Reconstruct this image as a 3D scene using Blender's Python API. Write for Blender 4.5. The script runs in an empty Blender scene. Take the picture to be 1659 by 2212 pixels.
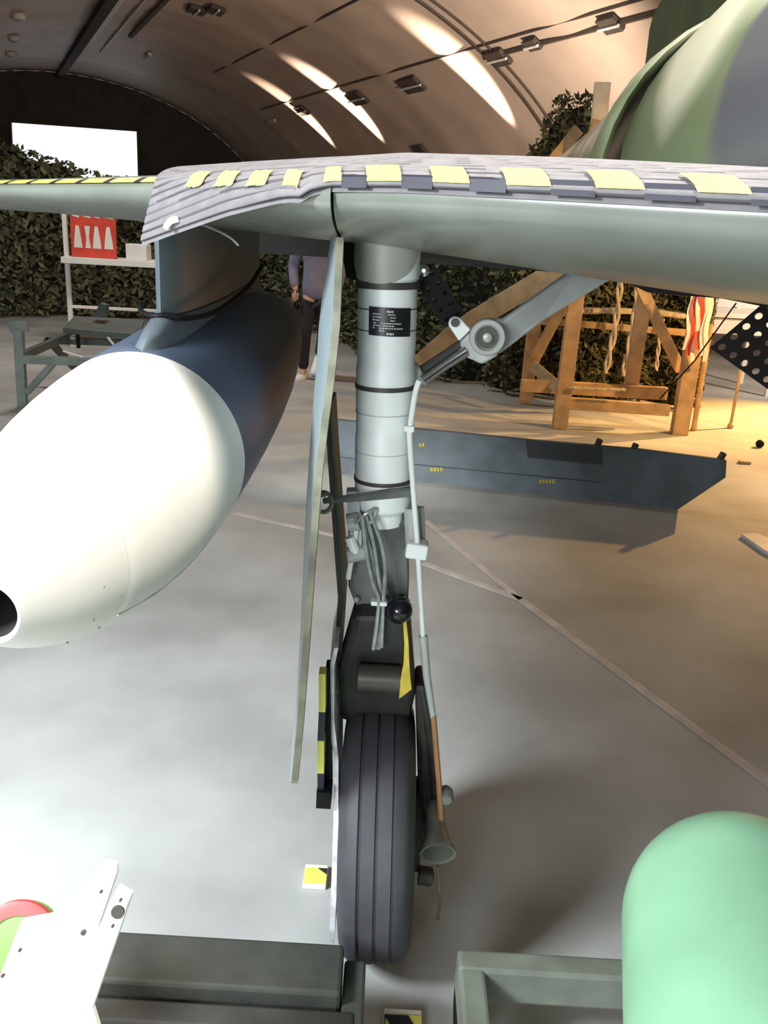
import bpy, bmesh, math, random
from mathutils import Vector as V, Matrix
R = math.radians
rnd = random.Random(7)
S = bpy.context.scene
COL = S.collection
# ------------------------------------------------------------------ camera
PITCH, ROLL, FPX, EYE = math.atan(644/1850), R(3.4), 1850.0, 1.70
fwd = V((0, math.cos(PITCH), -math.sin(PITCH)))
up0 = V((0, math.sin(PITCH), math.cos(PITCH)))
right = math.cos(ROLL)*V((1, 0, 0)) + math.sin(ROLL)*up0
up = -math.sin(ROLL)*V((1, 0, 0)) + math.cos(ROLL)*up0
cam = bpy.data.cameras.new('camera'); camo = bpy.data.objects.new('camera', cam); COL.objects.link(camo)
cam.sensor_fit = 'VERTICAL'; cam.sensor_height = 36; cam.lens = FPX/2212*36
cam.clip_start = 0.02; cam.clip_end = 200
camo.matrix_world = Matrix(((right.x, up.x, -fwd.x, 0), (right.y, up.y, -fwd.y, 0), (right.z, up.z, -fwd.z, EYE), (0, 0, 0, 1)))
S.camera = camo
C0 = V((0, 0, EYE))
def ray(px, py): return fwd + right*((px-829.5)/FPX) - up*((py-1106)/FPX)
def at(px, py, Y):
    d = ray(px, py); return C0 + d*(Y/d.y)
def flr(px, py, z=0.0):
    d = ray(px, py); return C0 + d*((z-EYE)/d.z)
# ------------------------------------------------------------------ world, light, exposure
S.view_settings.view_transform = 'Standard'; S.view_settings.look = 'None'
S.view_settings.gamma = 1; S.view_settings.use_curve_mapping = False
S.view_settings.exposure = 0.55
w = bpy.data.worlds.new('daylight'); S.world = w; w.use_nodes = True
w.node_tree.nodes['Background'].inputs[0].default_value = (0.90, 0.96, 1.0, 1)
w.node_tree.nodes['Background'].inputs[1].default_value = 0.85
def aim(o, tgt): o.rotation_euler = (V(tgt)-o.location).to_track_quat('-Z', 'Y').to_euler()
def area(name, loc, tgt, sx, sy, power, col):
    l = bpy.data.lights.new(name, 'AREA'); l.shape = 'RECTANGLE'; l.size = sx; l.size_y = sy; l.energy = power; l.color = col
    o = bpy.data.objects.new(name, l); COL.objects.link(o); o.location = loc; aim(o, tgt); return o
area('left_fill', (-2.2, 0.1, 2.5), (-0.9, 1.7, 0.2), 0.7, 0.7, 82, (0.90, 0.96, 1.0)).data.spread = R(130)  # unseen area light added at the left to brighten tank and floor
area('front_fill', (-1.3, -1.9, 1.75), (-0.1, 1.7, 1.3), 1.2, 1.0, 62, (0.92, 0.97, 1.0))  # unseen fill added in front to brighten the landing leg
area('overhead_fill', (1.2, 0.9, 4.8), (1.1, 1.9, 1.7), 0.8, 0.8, 85, (1.0, 0.95, 0.86)).data.spread = R(75)  # unseen area light added above to whiten wing edge and fuselage top
area('back_left_fill', (-2.6, 8.6, 4.4), (-2.6, 9.6, 0.5), 1.2, 0.3, 65, (1.0, 0.95, 0.90))  # unseen light added to brighten the rack, netting and bench
def spot(name, loc, tgt, power, col, deg, blend, rad=0.05):
    l = bpy.data.lights.new(name, 'SPOT'); l.energy = power; l.color = col; l.spot_size = R(deg); l.spot_blend = blend; l.shadow_soft_size = rad
    o = bpy.data.objects.new(name, l); COL.objects.link(o); o.location = loc; aim(o, tgt); return o
def point(name, loc, power, col, rad=0.12):
    l = bpy.data.lights.new(name, 'POINT'); l.energy = power; l.color = col; l.shadow_soft_size = rad
    o = bpy.data.objects.new(name, l); COL.objects.link(o); o.location = loc; return o
WARM = (1.0, 0.54, 0.18); WARM2 = (1.0, 0.80, 0.62)
# ------------------------------------------------------------------ materials
MATS = {}
def mat(name, col, rough=0.6, metal=0.0, var=0.12, scale=6.0, bump=0.0, col2=None, detail=5.0, spec=0.5, island=False, lo=0.35, hi=0.65):
    if name in MATS: return MATS[name]
    m = bpy.data.materials.new(name); m.use_nodes = True; nt = m.node_tree; N = nt.nodes; L = nt.links
    b = N['Principled BSDF']; b.inputs['Roughness'].default_value = rough; b.inputs['Metallic'].default_value = metal
    b.inputs['Specular IOR Level'].default_value = spec
    tc = N.new('ShaderNodeTexCoord'); nz = N.new('ShaderNodeTexNoise'); nz.inputs['Scale'].default_value = scale; nz.inputs['Detail'].default_value = detail
    L.new(tc.outputs['Object'], nz.inputs['Vector'])
    rp = N.new('ShaderNodeValToRGB'); rp.color_ramp.elements[0].position = lo; rp.color_ramp.elements[1].position = hi
    c2 = col2 or tuple(min(1, c*(1+var)) for c in col); c1 = col if col2 else tuple(c*(1-var) for c in col)
    rp.color_ramp.elements[0].color = (*c1, 1); rp.color_ramp.elements[1].color = (*c2, 1)
    if island:
        g = N.new('ShaderNodeNewGeometry'); L.new(g.outputs['Random Per Island'], rp.inputs[0])
    else: L.new(nz.outputs['Fac'], rp.inputs[0])
    L.new(rp.outputs[0], b.inputs['Base Color'])
    if bump:
        n2 = N.new('ShaderNodeTexNoise'); n2.inputs['Scale'].default_value = scale*5; n2.inputs['Detail'].default_value = 6
        L.new(tc.outputs['Object'], n2.inputs['Vector'])
        bp = N.new('ShaderNodeBump'); bp.inputs['Strength'].default_value = bump; bp.inputs['Distance'].default_value = 0.01
        L.new(n2.outputs['Fac'], bp.inputs['Height']); L.new(bp.outputs[0], b.inputs['Normal'])
    MATS[name] = m; return m
def emis(name, col, s):
    m = bpy.data.materials.new(name); m.use_nodes = True; b = m.node_tree.nodes['Principled BSDF']
    b.inputs['Base Color'].default_value = (*col, 1); b.inputs['Emission Color'].default_value = (*col, 1); b.inputs['Emission Strength'].default_value = s
    return m
CONC = mat('concrete', (0.36, 0.37, 0.36), 0.75, 0, 0.2, 1.3, 0.15, col2=(0.53, 0.55, 0.54), detail=10, lo=0.36, hi=0.64)
VAULT = mat('vault_steel', (0.52, 0.42, 0.35), 0.5, 0.0, 0.12, 0.9, 0.05, detail=8)
DARKW = mat('dark_wall', (0.055, 0.048, 0.042), 0.85, 0, 0.2, 2)
SEAM = mat('dark_seam', (0.07, 0.055, 0.045), 0.7)
GREYST = mat('grey_steel', (0.30, 0.30, 0.30), 0.5, 0.3)
PALE = mat('pale_fixture', (0.62, 0.62, 0.60), 0.5)
WINGM = mat('wing_grey_green', (0.17, 0.19, 0.165), 0.27, 0, 0.10, 5, 0.03, detail=8)
UNDER = mat('underside_blue_grey', (0.22, 0.27, 0.30), 0.4, 0, 0.12, 4)
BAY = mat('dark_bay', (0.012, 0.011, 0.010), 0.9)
MATG = mat('mat_rubber', (0.165, 0.158, 0.165), 0.7, 0, 0.12, 30)
YEL = mat('hazard_yellow', (0.82, 0.80, 0.16), 0.45, 0, 0.06, 12)
BLK = mat('hazard_black', (0.02, 0.02, 0.035), 0.5)
LEGW = mat('leg_white', (0.80, 0.84, 0.83), 0.42, 0, 0.06, 7, 0.02)
LEGG = mat('leg_grey', (0.16, 0.17, 0.16), 0.55, 0.1, 0.3, 14, 0.1)
BAND = mat('band_dark', (0.05, 0.048, 0.04), 0.5)
STAYG = mat('stay_grey', (0.42, 0.44, 0.43), 0.45, 0.1, 0.08, 9)
CHROME = mat('chrome', (0.75, 0.75, 0.74), 0.18, 1.0, 0.03)
TYRE = mat('tyre_rubber', (0.048, 0.047, 0.055), 0.62, 0, 0.25, 5, 0.05)
DOORG = mat('door_grey', (0.25, 0.305, 0.325), 0.4, 0, 0.08, 6)
EDGEM = mat('door_edge', (0.17, 0.175, 0.12), 0.5, 0.1, 0.3, 20)
CREAM = mat('tank_cream', (0.72, 0.70, 0.65), 0.42, 0, 0.06, 3, 0.02, detail=8)
TBLUE = mat('tank_blue_grey', (0.075, 0.10, 0.15), 0.42, 0, 0.12, 4)
PYL = mat('pylon_blue', (0.13, 0.16, 0.18), 0.3, 0, 0.08, 6)
BLACK = mat('black_rubber', (0.008, 0.008, 0.009), 0.6, spec=.15)
BALL = mat('black_ball', (0.010, 0.009, 0.012), 0.15)
CABLE = mat('silver_cable', (0.42, 0.44, 0.45), 0.35, 0.5, 0.2, 40)
RIBY = mat('ribbon_yellow', (0.62, 0.48, 0.05), 0.7, 0, 0.2, 20)
CAMG = None
WOOD = mat('pale_timber', (0.50, 0.34, 0.18), 0.65, 0, 0.2, 8, 0.1)
WHITEP = mat('white_paint', (0.86, 0.84, 0.78), 0.45, 0, 0.04, 5)
OLIVE = mat('trolley_green', (0.22, 0.28, 0.25), 0.5, 0, 0.15, 8)
DOLIVE = mat('plate_green', (0.09, 0.12, 0.11), 0.5, 0, 0.15, 8)
REDP = mat('red_paint', (0.72, 0.07, 0.04), 0.5)
CHOCK = mat('chock_dark', (0.036, 0.038, 0.031), 0.75, 0, 0.35, 7, 0.2)
FRAMEG = mat('frame_green', (0.16, 0.175, 0.145), 0.6, 0, 0.2, 8)
GREENB = mat('bomb_green', (0.31, 0.60, 0.38), 0.3, 0, 0.10, 3)
LIME = mat('lime_green', (0.15, 0.40, 0.07), 0.5)
PANELB = mat('panel_blue', (0.10, 0.135, 0.16), 0.45, 0, 0.25, 5)
PANELD = mat('panel_dark', (0.03, 0.035, 0.04), 0.5)
NETL = mat('net_leaf', (0.03, 0.034, 0.016), 0.85, 0, 0, 1, col2=(0.19, 0.20, 0.10), island=True, lo=0.0, hi=1.0)
NETB = mat('net_back', (0.016, 0.016, 0.010), 0.95)
LINE = mat('floor_paint', (0.62, 0.58, 0.56), 0.7, 0, 0.15, 9)
ROPEM = mat('pale_rope', (0.62, 0.55, 0.40), 0.8, 0, 0.15, 20)
SKIN = mat('skin', (0.55, 0.36, 0.27), 0.55)
JACK = mat('jacket', (0.20, 0.19, 0.27), 0.8, 0, 0.1, 12)
TROU = mat('trousers', (0.018, 0.018, 0.025), 0.85)
SHOE = mat('shoe_white', (0.85, 0.85, 0.87), 0.5)
HAIR = mat('hair', (0.05, 0.035, 0.025), 0.7)
AIRB = mat('airbrake_dark', (0.022, 0.018, 0.016), 0.6, spec=.2)
# ------------------------------------------------------------------ mesh helpers
class MB:
    def __init__(s): s.v = []; s.f = []; s.m = []
    def add(s, vs, fs, mi=0):
        o = len(s.v); s.v += [tuple(v) for v in vs]
        for f in fs: s.f.append([i+o for i in f]); s.m.append(mi)
        return s
    def box(s, c, size, rot=None, mi=0):
        hx, hy, hz = [q/2 for q in size]; c = V(c)
        vs = [V((x, y, z)) for x in (-hx, hx) for y in (-hy, hy) for z in (-hz, hz)]
        if rot is not None: vs = [rot @ v for v in vs]
        return s.add([c+v for v in vs], [(0, 1, 3, 2), (4, 6, 7, 5), (0, 4, 5, 1), (2, 3, 7, 6), (0, 2, 6, 4), (1, 5, 7, 3)], mi)
    def bar(s, a, b, w, d, ref=(0, 0, 1), mi=0):
        a, b = V(a), V(b); x = (b-a).normalized(); r = V(ref)
        if abs(x.dot(r)) > .98: r = V((0, 1, 0))
        y = r.cross(x).normalized(); z = x.cross(y)
        return s.add([a+y*p*w/2+z*q*d/2 for p, q in ((-1, -1), (1, -1), (1, 1), (-1, 1))]+[b+y*p*w/2+z*q*d/2 for p, q in ((-1, -1), (1, -1), (1, 1), (-1, 1))],
                     [(3, 2, 1, 0), (4, 5, 6, 7), (0, 1, 5, 4), (1, 2, 6, 5), (2, 3, 7, 6), (3, 0, 4, 7)], mi)
    def rings(s, rings, close=True, cap=True, mi=0):
        n = len(rings[0]); vs = [v for r in rings for v in r]; fs = []
        for i in range(len(rings)-1):
            for j in range(n if close else n-1):
                k = (j+1) % n; fs.append((i*n+j, i*n+k, (i+1)*n+k, (i+1)*n+j))
        if cap and close: fs.append(tuple(range(n-1, -1, -1))); fs.append(tuple((len(rings)-1)*n+j for j in range(n)))
        return s.add(vs, fs, mi)
    def tube(s, pts, r, n=10, mi=0, cap=True):
        pts = [V(p) for p in pts]; rr = r if isinstance(r, (list, tuple)) else [r]*len(pts); out = []; pn = None
        for i, p in enumerate(pts):
            t = (pts[min(i+1, len(pts)-1)]-pts[max(i-1, 0)]).normalized()
            if pn is None: pn = t.orthogonal().normalized()
            pn = (pn - t*pn.dot(t)).normalized(); b = t.cross(pn)
            out.append([p+(pn*math.cos(a)+b*math.sin(a))*rr[i] for a in [2*math.pi*k/n for k in range(n)]])
        return s.rings(out, True, cap, mi)
    def lathe(s, o, axis, prof, n=32, mi=0, cap=True):
        o = V(o); ax = V(axis).normalized(); u = ax.orthogonal().normalized(); w_ = ax.cross(u)
        return s.rings([[o+ax*t+(u*math.cos(2*math.pi*k/n)+w_*math.sin(2*math.pi*k/n))*max(r, 1e-4) for k in range(n)] for t, r in prof], True, cap, mi)
    def prism(s, pts, d, mi=0):
        d = V(d); pts = [V(p) for p in pts]; n = len(pts)
        return s.add(pts+[p+d for p in pts], [tuple(range(n-1, -1, -1)), tuple(range(n, 2*n))]+[(i, (i+1) % n, n+(i+1) % n, n+i) for i in range(n)], mi)
    def ball(s, c, r, n=20, mi=0): 
        return s.lathe(c, (0, 0, 1), [(-r*math.cos(math.pi*i/12), r*math.sin(math.pi*i/12)) for i in range(13)], n, mi, False)
    def build(s, name, mats, parent=None, smooth=True, bevel=0, kind=None, label=None, ang=35):
        me = bpy.data.meshes.new(name); me.from_pydata(s.v, [], s.f)
        ml = mats if isinstance(mats, (list, tuple)) else [mats]
        for m in ml: me.materials.append(m)
        if len(ml) > 1: me.polygons.foreach_set('material_index', s.m)
        bm = bmesh.new(); bm.from_mesh(me); bmesh.ops.recalc_face_normals(bm, faces=bm.faces)
        if bevel: bmesh.ops.bevel(bm, geom=[e for e in bm.edges if len(e.link_faces) == 2 and e.calc_face_angle(0) > .5], offset=bevel, segments=2, profile=.5, affect='EDGES', clamp_overlap=True)
        if smooth:
            for f in bm.faces: f.smooth = True
            for e in bm.edges:
                if len(e.link_faces) == 2 and e.calc_face_angle(0) > R(ang): e.smooth = False
        bm.to_mesh(me); bm.free()
        o = bpy.data.objects.new(name, me); COL.objects.link(o)
        if parent:
            o.parent = parent
            W = parent.matrix_basis
            p = parent.parent
            while p: W = p.matrix_basis @ W; p = p.parent
            me.transform(W.inverted())
        if kind: o['kind'] = kind
        if label: o['label'] = label
        return o
def tag(o, label, cat, group=None):
    o['label'] = label; o['category'] = cat
    if group: o['group'] = group
    return o
def thing(name, loc, label, cat, group=None):
    o = bpy.data.objects.new(name, None); COL.objects.link(o); o.location = V(loc); o.empty_display_size = .1
    return tag(o, label, cat, group)
def copy_tree(o, parent=None):
    c = o.copy(); COL.objects.link(c); c.parent = parent
    for ch in list(o.children): copy_tree(ch, c)
    return c
def interp(tab, x):
    if x <= tab[0][0]: return tab[0][1]
    for (a, p), (b, q) in zip(tab, tab[1:]):
        if x <= b: return p+(q-p)*(x-a)/(b-a)
    return tab[-1][1]
def smoothpath(pts, k=6):
    pts = [V(p) for p in pts]; out = []
    for i in range(len(pts)-1):
        p0, p1, p2, p3 = pts[max(i-1, 0)], pts[i], pts[i+1], pts[min(i+2, len(pts)-1)]
        for j in range(k):
            t = j/k; out.append(.5*((2*p1)+(p2-p0)*t+(2*p0-5*p1+4*p2-p3)*t*t+(3*p1-p0-3*p2+p3)*t**3))
    return out+[pts[-1]]
# ------------------------------------------------------------------ the shelter: a vault running away to the left
AX = V((-0.419, 0.908, 0)).normalized(); BX = V((AX.y, -AX.x, 0))
VA, VB, VC = 7.7, 5.5, 2.6
def vault(along, deg, inset=0.0):
    t = R(deg); n = V((math.cos(t)/VA, math.sin(t)/VB)).normalized()
    b = VC+VA*math.cos(t)-n.x*inset; z = VB*math.sin(t)-n.y*inset
    return AX*along+BX*b+V((0, 0, z))
L0, L1 = -4.0, 33.4
m = MB()
m.box(AX*((L0+L1)/2)+BX*VC+V((0, 0, -.1)), (2*VA+1, L1-L0+2, .2), Matrix.Rotation(math.atan2(-AX.x, AX.y), 3, 'Z'))
floor = m.build('floor', CONC, smooth=False, kind='structure')
def strip(a, b, wd, name='floor_marking'):
    a, b = V(a), V(b); d = (b-a).normalized(); n = V((-d.y, d.x, 0))*wd/2
    q = MB(); q.prism([a-n, b-n, b+n, a+n], (0, 0, .003)); return q.build(name, LINE, floor, smooth=False)
strip(flr(505, 1108), flr(735, 1160), .035); strip(flr(915, 1217), flr(1125, 1295), .042)
strip(flr(920, 1125), flr(1125, 1295), .034); strip(flr(1125, 1295), flr(1720, 1735), .042)
m = MB(); n = 72
ribs = [23.4, 20.15, 17.2, 14.35, 11.2, 8.0, 26.6, 29.8]
al = []
x = L0
while x < L1:
    al.append(x); x += 0.1
al.append(L1)
def bumpy(a):
    d = min(abs(a-r) for r in ribs); return 0.035*max(0, math.cos(min(d/0.8, 1)*math.pi/2))**2
m.rings([[vault(a, 180*k/n, bumpy(a)) for k in range(n+1)] for a in al], close=False)
m.build('ceiling', VAULT, kind='structure', ang=80)
# end wall with the bright opening
bm = bmesh.new()
base = AX*L1
ring = [bm.verts.new(vault(L1, 180*k/48)) for k in range(49)]
def wp(b, z): return base+BX*b+V((0, 0, z))
hole = [bm.verts.new(wp(b, z)) for b, z in ((0.92, 2.2), (5.08, 2.2), (5.09, 3.95), (0.98, 3.88))]
es = [bm.edges.new((ring[i], ring[(i+1) % 49])) for i in range(49)]+[bm.edges.new((hole[i], hole[(i+1) % 4])) for i in range(4)]
bmesh.ops.triangle_fill(bm, use_beauty=True, use_dissolve=False, edges=es)
r = bmesh.ops.extrude_face_region(bm, geom=list(bm.faces))
bmesh.ops.translate(bm, verts=[g for g in r['geom'] if isinstance(g, bmesh.types.BMVert)], vec=AX*0.25)
bmesh.ops.recalc_face_normals(bm, faces=bm.faces)
me = bpy.data.meshes.new('wall_back'); bm.to_mesh(me); bm.free(); me.materials.append(DARKW)
wb = bpy.data.objects.new('wall_back', me); COL.objects.link(wb); wb['kind'] = 'structure'
m = MB()
for a, b in (((0.92, 2.2), (5.08, 2.2)), ((5.08, 2.2), (5.09, 3.95)), ((5.09, 3.95), (0.98, 3.88)), ((0.98, 3.88), (0.92, 2.2))): m.bar(wp(*a)-AX*.02, wp(*b)-AX*.02, .08, .08)
m.build('window_1', DARKW, kind='structure', smooth=False)
def trim(name, a0, a1, deg, inset, wd, dp, mt):
    q = MB(); q.bar(vault(a0, deg, inset), vault(a1, deg, inset), wd, dp); return q.build(name, mt, kind='structure', smooth=False)
trim('trim_1', 12, 33.2, 90, .10, .22, .16, DARKW)      # dark crown beam
trim('trim_2', 12, 25.2, 88.7, .10, .16, .06, PALE)      # pale duct beside it
trim('trim_3', 12, 27.5, 85.2, .05, .04, .04, PALE)
trim('trim_4', 12, 24, 82.8, .06, .10, .06, SEAM)
trim('trim_5', 8, 25, 65, .015, .03, .03, SEAM)
trim('trim_6', 8, 26, 51.5, .02, .03, .03, SEAM)
trim('trim_7', 6, 13.6, 49.5, .03, .06, .05, SEAM)
for k, (a_, wd) in enumerate(((13.55, .07), (13.25, .04))):
    q = MB(); q.rings([[vault(a_+dx, d_, .035+.0*dx) for dx in (-wd/2, wd/2)]+[vault(a_+dx, d_, -.02) for dx in (wd/2, -wd/2)] for d_ in range(20, 91, 2)]); q.build('trim_%d' % (8+k), SEAM, kind='structure', smooth=False)
q = MB(); q.prism([AX*L0+BX*(-.6), AX*L0+BX*(VC+VA)]+[vault(L0, 3+3*k) for k in range(0, 37) if (VC+VA*math.cos(R(3+3*k))) > -.6], -AX*.15); q.build('wall_front_blocker', DARKW, kind='structure', smooth=False)  # unseen half wall, added to block fill light from the right floor
# brackets and small fixtures under the vault
def bracket(a, deg, mt, sx, sy, label, grp=None, cat='bracket'):
    p = vault(a, deg); t = thing('ceiling_bracket', p, label, cat, grp)
    nrm = (AX.cross(vault(a, deg+1)-p)).normalized(); tan = (vault(a, deg+1)-p).normalized()
    if nrm.dot(V((0, 0, -1))) < 0: nrm = -nrm
    rot = Matrix((AX, tan, nrm)).transposed()
    q = MB(); q.box(p+nrm*.06, (sx, sy, .07), rot); q.build('housing', mt, t, smooth=False, bevel=.01)
    for s in (-.3, .3):
        q = MB(); q.bar(p-nrm*.02+AX*sx*s, p+nrm*.05+AX*sx*s, .03, .03); q.build('hanger', SEAM, t, smooth=False)
    q = MB(); q.tube([p+nrm*.11-AX*sx*.6, p+nrm*.11+AX*sx*.6], .022, 8); q.build('rod', PALE, t)
for a, d, mt, sx, sy, lb in ((19.45, 78, SEAM, .5, .35, 'rusty bracket at the top edge, left of the pair on the vault'), (18.95, 75.9, SEAM, .5, .3, 'rusty bracket at the top edge, right of the pair on the vault'),
        (19.4, 48.3, SEAM, .75, .35, 'dark lamp bracket crossing the middle bright streak'), (16.6, 48.3, SEAM, .8, .35, 'dark lamp bracket between the middle and right bright streaks'),
        (23.1, 48.6, SEAM, .6, .3, 'dark lamp bracket crossing the leftmost bright streak'), (26.0, 47.8, PALE, .5, .08, 'small pale bracket in the dark left of the streaks'),
        (26.0, 77.3, PALE, .7, .10, 'pale bracket high on the dark part of the vault'), (13.2, 49.2, SEAM, .5, .3, 'dark bracket beside the arched seam right of the streaks'),
        (12.1, 49.9, SEAM, .3, .2, 'small dark knob on the conduit right of the arched seam'), (10.3, 49.8, SEAM, .35, .25, 'dark knob at the right end of the ceiling conduit'),
        (18.6, 33.6, SEAM, .5, .4, 'dark bracket low on the vault just above the wing')):
    bracket(a, d, mt, sx, sy, lb)
for a, lb in ((22.9, 'nearest pale round fixture left of the crown beam'), (26.1, 'middle pale round fixture left of the crown beam'), (29.0, 'farthest pale round fixture left of the crown beam')):
    p = vault(a, 101.9); t = thing('ceiling_fixture', p, lb, 'light fixture', 'round fixtures on the vault')
    q = MB(); q.lathe(p+V((0, 0, .05)), (0, 0, -1), [(0, .12), (.08, .16), (.16, .14), (.20, .05)], 16); q.build('bowl', PALE, t)
    q = MB(); q.lathe(p+V((0, 0, .08)), (0, 0, -1), [(0, .06), (.06, .06)], 10); q.build('mount', SEAM, t)
# uplighters along the right-hand wall, their beams graze the ribs
def floodlight(loc, tgt, power, deg, col, label, blend=.9):
    loc = V(loc); t = thing('floodlight', loc, label, 'lamp', 'warm floodlights'); d = (V(tgt)-loc).normalized()
    q = MB(); q.lathe(loc-d*.14, d, [(0, .03), (.02, .07), (.12, .10), (.13, .095), (.05, .06)], 18, cap=False); q.build('housing', SEAM, t)
    q = MB(); q.tube([loc-d*.10, loc-d*.10+V((0, 0, -.18))], .012, 6); q.build('bracket', SEAM, t)
    spot('flood_beam', loc+d*.02, tgt, power, col, deg, blend, .04)
for a, pw, lb in ((23.4, 420, 'farthest warm uplighter on the right wall'), (20.15, 900, 'middle warm uplighter on the right wall'), (14.35, 650, 'nearest warm uplighter on the right wall')):
    floodlight(vault(a, 22.0, .32), vault(a, 52, -.16), pw*9, 21, WARM2, lb)
# ------------------------------------------------------------------ the aircraft
jet = thing('fighter_jet', (1.44, 3.0, 1.2), 'camouflaged jet fighter whose wing and landing gear fill the view', 'aircraft')
def yle(X): return 1.30-0.90*X
def tc(X): return interp([(-2.6, .07), (-1.0, .115), (-.5, .15), (-.1, .185), (0.1, .205), (.5, .255), (1.0, .30)], X)
def zle(X): return interp([(-2.6, 1.66), (-.9, 1.703), (-.3, 1.72), (.0, 1.725), (1.0, 1.715)], X)
def chord(X): return interp([(-2.6, 1.5), (-.9, 1.9), (-.1, 2.25), (.3, 2.6), (1.25, 3.5)], X)
def upf(X): return interp([(-2.6, .8), (-.5, .62), (0, .72), (.2, .62), (.45, .46), (1.0, .42)], X)
def prof(X, s, sign, off=0, fw=0):
    CH = chord(X)
    h = 5*tc(X)*(.2969*math.sqrt(max(s, 0))-.126*s-.3516*s*s+.2843*s**3-.1015*s**4)
    y = yle(X)-fw+s*(CH+fw)
    ds = 1e-3; h2 = 5*tc(X)*(.2969*math.sqrt(s+ds)-.126*s-.3516*s*s); n = V((0, -(h2-h), ds*CH)).normalized()
    return V((X, y, zle(X)+sign*h*(upf(X) if sign > 0 else .95)))+V((0, n.y, n.z*sign))*off
ss = [(k/22)**2 for k in range(22, 0, -1)]
def section(X, fw=0): return [prof(X, s, 1, 0, fw) for s in ss]+[prof(X, 0, 1, 0, fw)]+[prof(X, s, -1, 0, fw) for s in reversed(ss)]
XD = -0.108
m = MB(); m.rings([section(X) for X in [XD+.002+(1.25-XD)*k/24 for k in range(25)]])
wing = m.build('wing', WINGM, jet, ang=60)
m = MB(); m.rings([section(X, .012) for X in [-2.6+(XD-.002+2.6)*k/30 for k in range(31)]]); m.build('outer_wing', WINGM, jet, ang=60)
# panel line, drain hole cover, aileron line on the outer wing
m = MB(); m.rings([[prof(X, s, 1, .001, .012) for X in (-1.32, -1.325)] for s in [(.02+.6*k/12) for k in range(13)]], close=False); m.build('panel_line', SEAM, wing)
# dark landing gear bay behind the leg top
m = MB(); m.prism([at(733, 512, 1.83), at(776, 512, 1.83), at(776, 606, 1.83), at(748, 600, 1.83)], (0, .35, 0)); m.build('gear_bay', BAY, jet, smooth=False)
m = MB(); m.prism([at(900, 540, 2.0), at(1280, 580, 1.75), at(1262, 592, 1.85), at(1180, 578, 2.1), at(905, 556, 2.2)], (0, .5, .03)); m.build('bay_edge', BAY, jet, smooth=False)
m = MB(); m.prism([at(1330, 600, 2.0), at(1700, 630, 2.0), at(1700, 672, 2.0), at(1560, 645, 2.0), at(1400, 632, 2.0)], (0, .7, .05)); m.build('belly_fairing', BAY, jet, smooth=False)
m = MB(); m.prism([(-.62, 3.52, 1.66), (-.62, 3.62, 1.52), (-.62, 3.66, 1.52), (-.62, 3.66, 1.70)], (1.72, -.15, .0)); m.build('wing_flap', mat('flap_dark', (.045, .04, .036), .7), jet, smooth=False)
# fuselage
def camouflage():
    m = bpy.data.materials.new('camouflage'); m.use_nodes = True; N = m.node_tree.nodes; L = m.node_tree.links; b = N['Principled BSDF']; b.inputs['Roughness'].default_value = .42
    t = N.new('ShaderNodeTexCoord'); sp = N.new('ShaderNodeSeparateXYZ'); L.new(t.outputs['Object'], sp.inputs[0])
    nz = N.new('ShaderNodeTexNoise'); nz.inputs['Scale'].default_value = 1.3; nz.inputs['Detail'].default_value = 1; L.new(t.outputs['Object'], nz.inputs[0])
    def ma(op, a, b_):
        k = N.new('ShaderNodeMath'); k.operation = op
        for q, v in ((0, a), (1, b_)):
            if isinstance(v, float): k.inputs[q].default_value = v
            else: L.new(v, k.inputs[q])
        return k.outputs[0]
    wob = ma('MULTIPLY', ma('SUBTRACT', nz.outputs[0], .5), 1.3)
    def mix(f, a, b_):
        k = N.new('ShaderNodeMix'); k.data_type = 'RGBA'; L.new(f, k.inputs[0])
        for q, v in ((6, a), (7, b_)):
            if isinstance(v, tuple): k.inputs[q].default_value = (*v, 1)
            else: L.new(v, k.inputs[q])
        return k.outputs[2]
    # top coloured pale for light from above, mid green flank, dark grey patch towards the nose (object origin is the aircraft's at 1.44, 3.0, 1.2)
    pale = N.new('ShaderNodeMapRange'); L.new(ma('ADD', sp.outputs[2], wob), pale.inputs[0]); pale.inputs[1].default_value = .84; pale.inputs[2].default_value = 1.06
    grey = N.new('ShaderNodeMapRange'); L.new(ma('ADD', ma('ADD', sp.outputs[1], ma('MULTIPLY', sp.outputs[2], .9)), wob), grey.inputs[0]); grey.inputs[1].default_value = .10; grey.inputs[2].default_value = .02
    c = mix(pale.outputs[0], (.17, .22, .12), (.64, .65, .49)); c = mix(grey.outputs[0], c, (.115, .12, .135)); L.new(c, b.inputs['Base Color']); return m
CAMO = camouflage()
def fus(Y, cx, cz, r, low=.34, n=40):
    out = []
    for k in range(n):
        a = 2*math.pi*k/n; sx, sz = math.cos(a)*r, math.sin(a)*r
        out.append(V((cx+sx, Y, cz+(sz if sz > 0 else sz*low/r))))
    return out
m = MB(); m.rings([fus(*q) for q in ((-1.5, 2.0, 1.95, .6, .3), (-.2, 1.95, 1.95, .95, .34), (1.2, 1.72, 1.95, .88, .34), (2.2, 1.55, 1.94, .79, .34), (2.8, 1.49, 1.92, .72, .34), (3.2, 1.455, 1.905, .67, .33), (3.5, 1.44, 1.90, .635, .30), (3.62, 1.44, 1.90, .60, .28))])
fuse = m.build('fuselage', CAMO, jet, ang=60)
m = MB(); m.rings([fus(*q) for q in ((3.62, 1.375, 1.86, .60, .26), (3.50, 1.36, 1.86, .618, .29), (3.47, 1.36, 1.86, .630, .30), (3.50, 1.36, 1.86, .642, .31), (3.65, 1.365, 1.855, .645, .32), (4.0, 1.39, 1.84, .62, .32), (5.0, 1.43, 1.85, .55, .30), (7.5, 1.44, 1.9, .36, .3))], cap=False)
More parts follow.
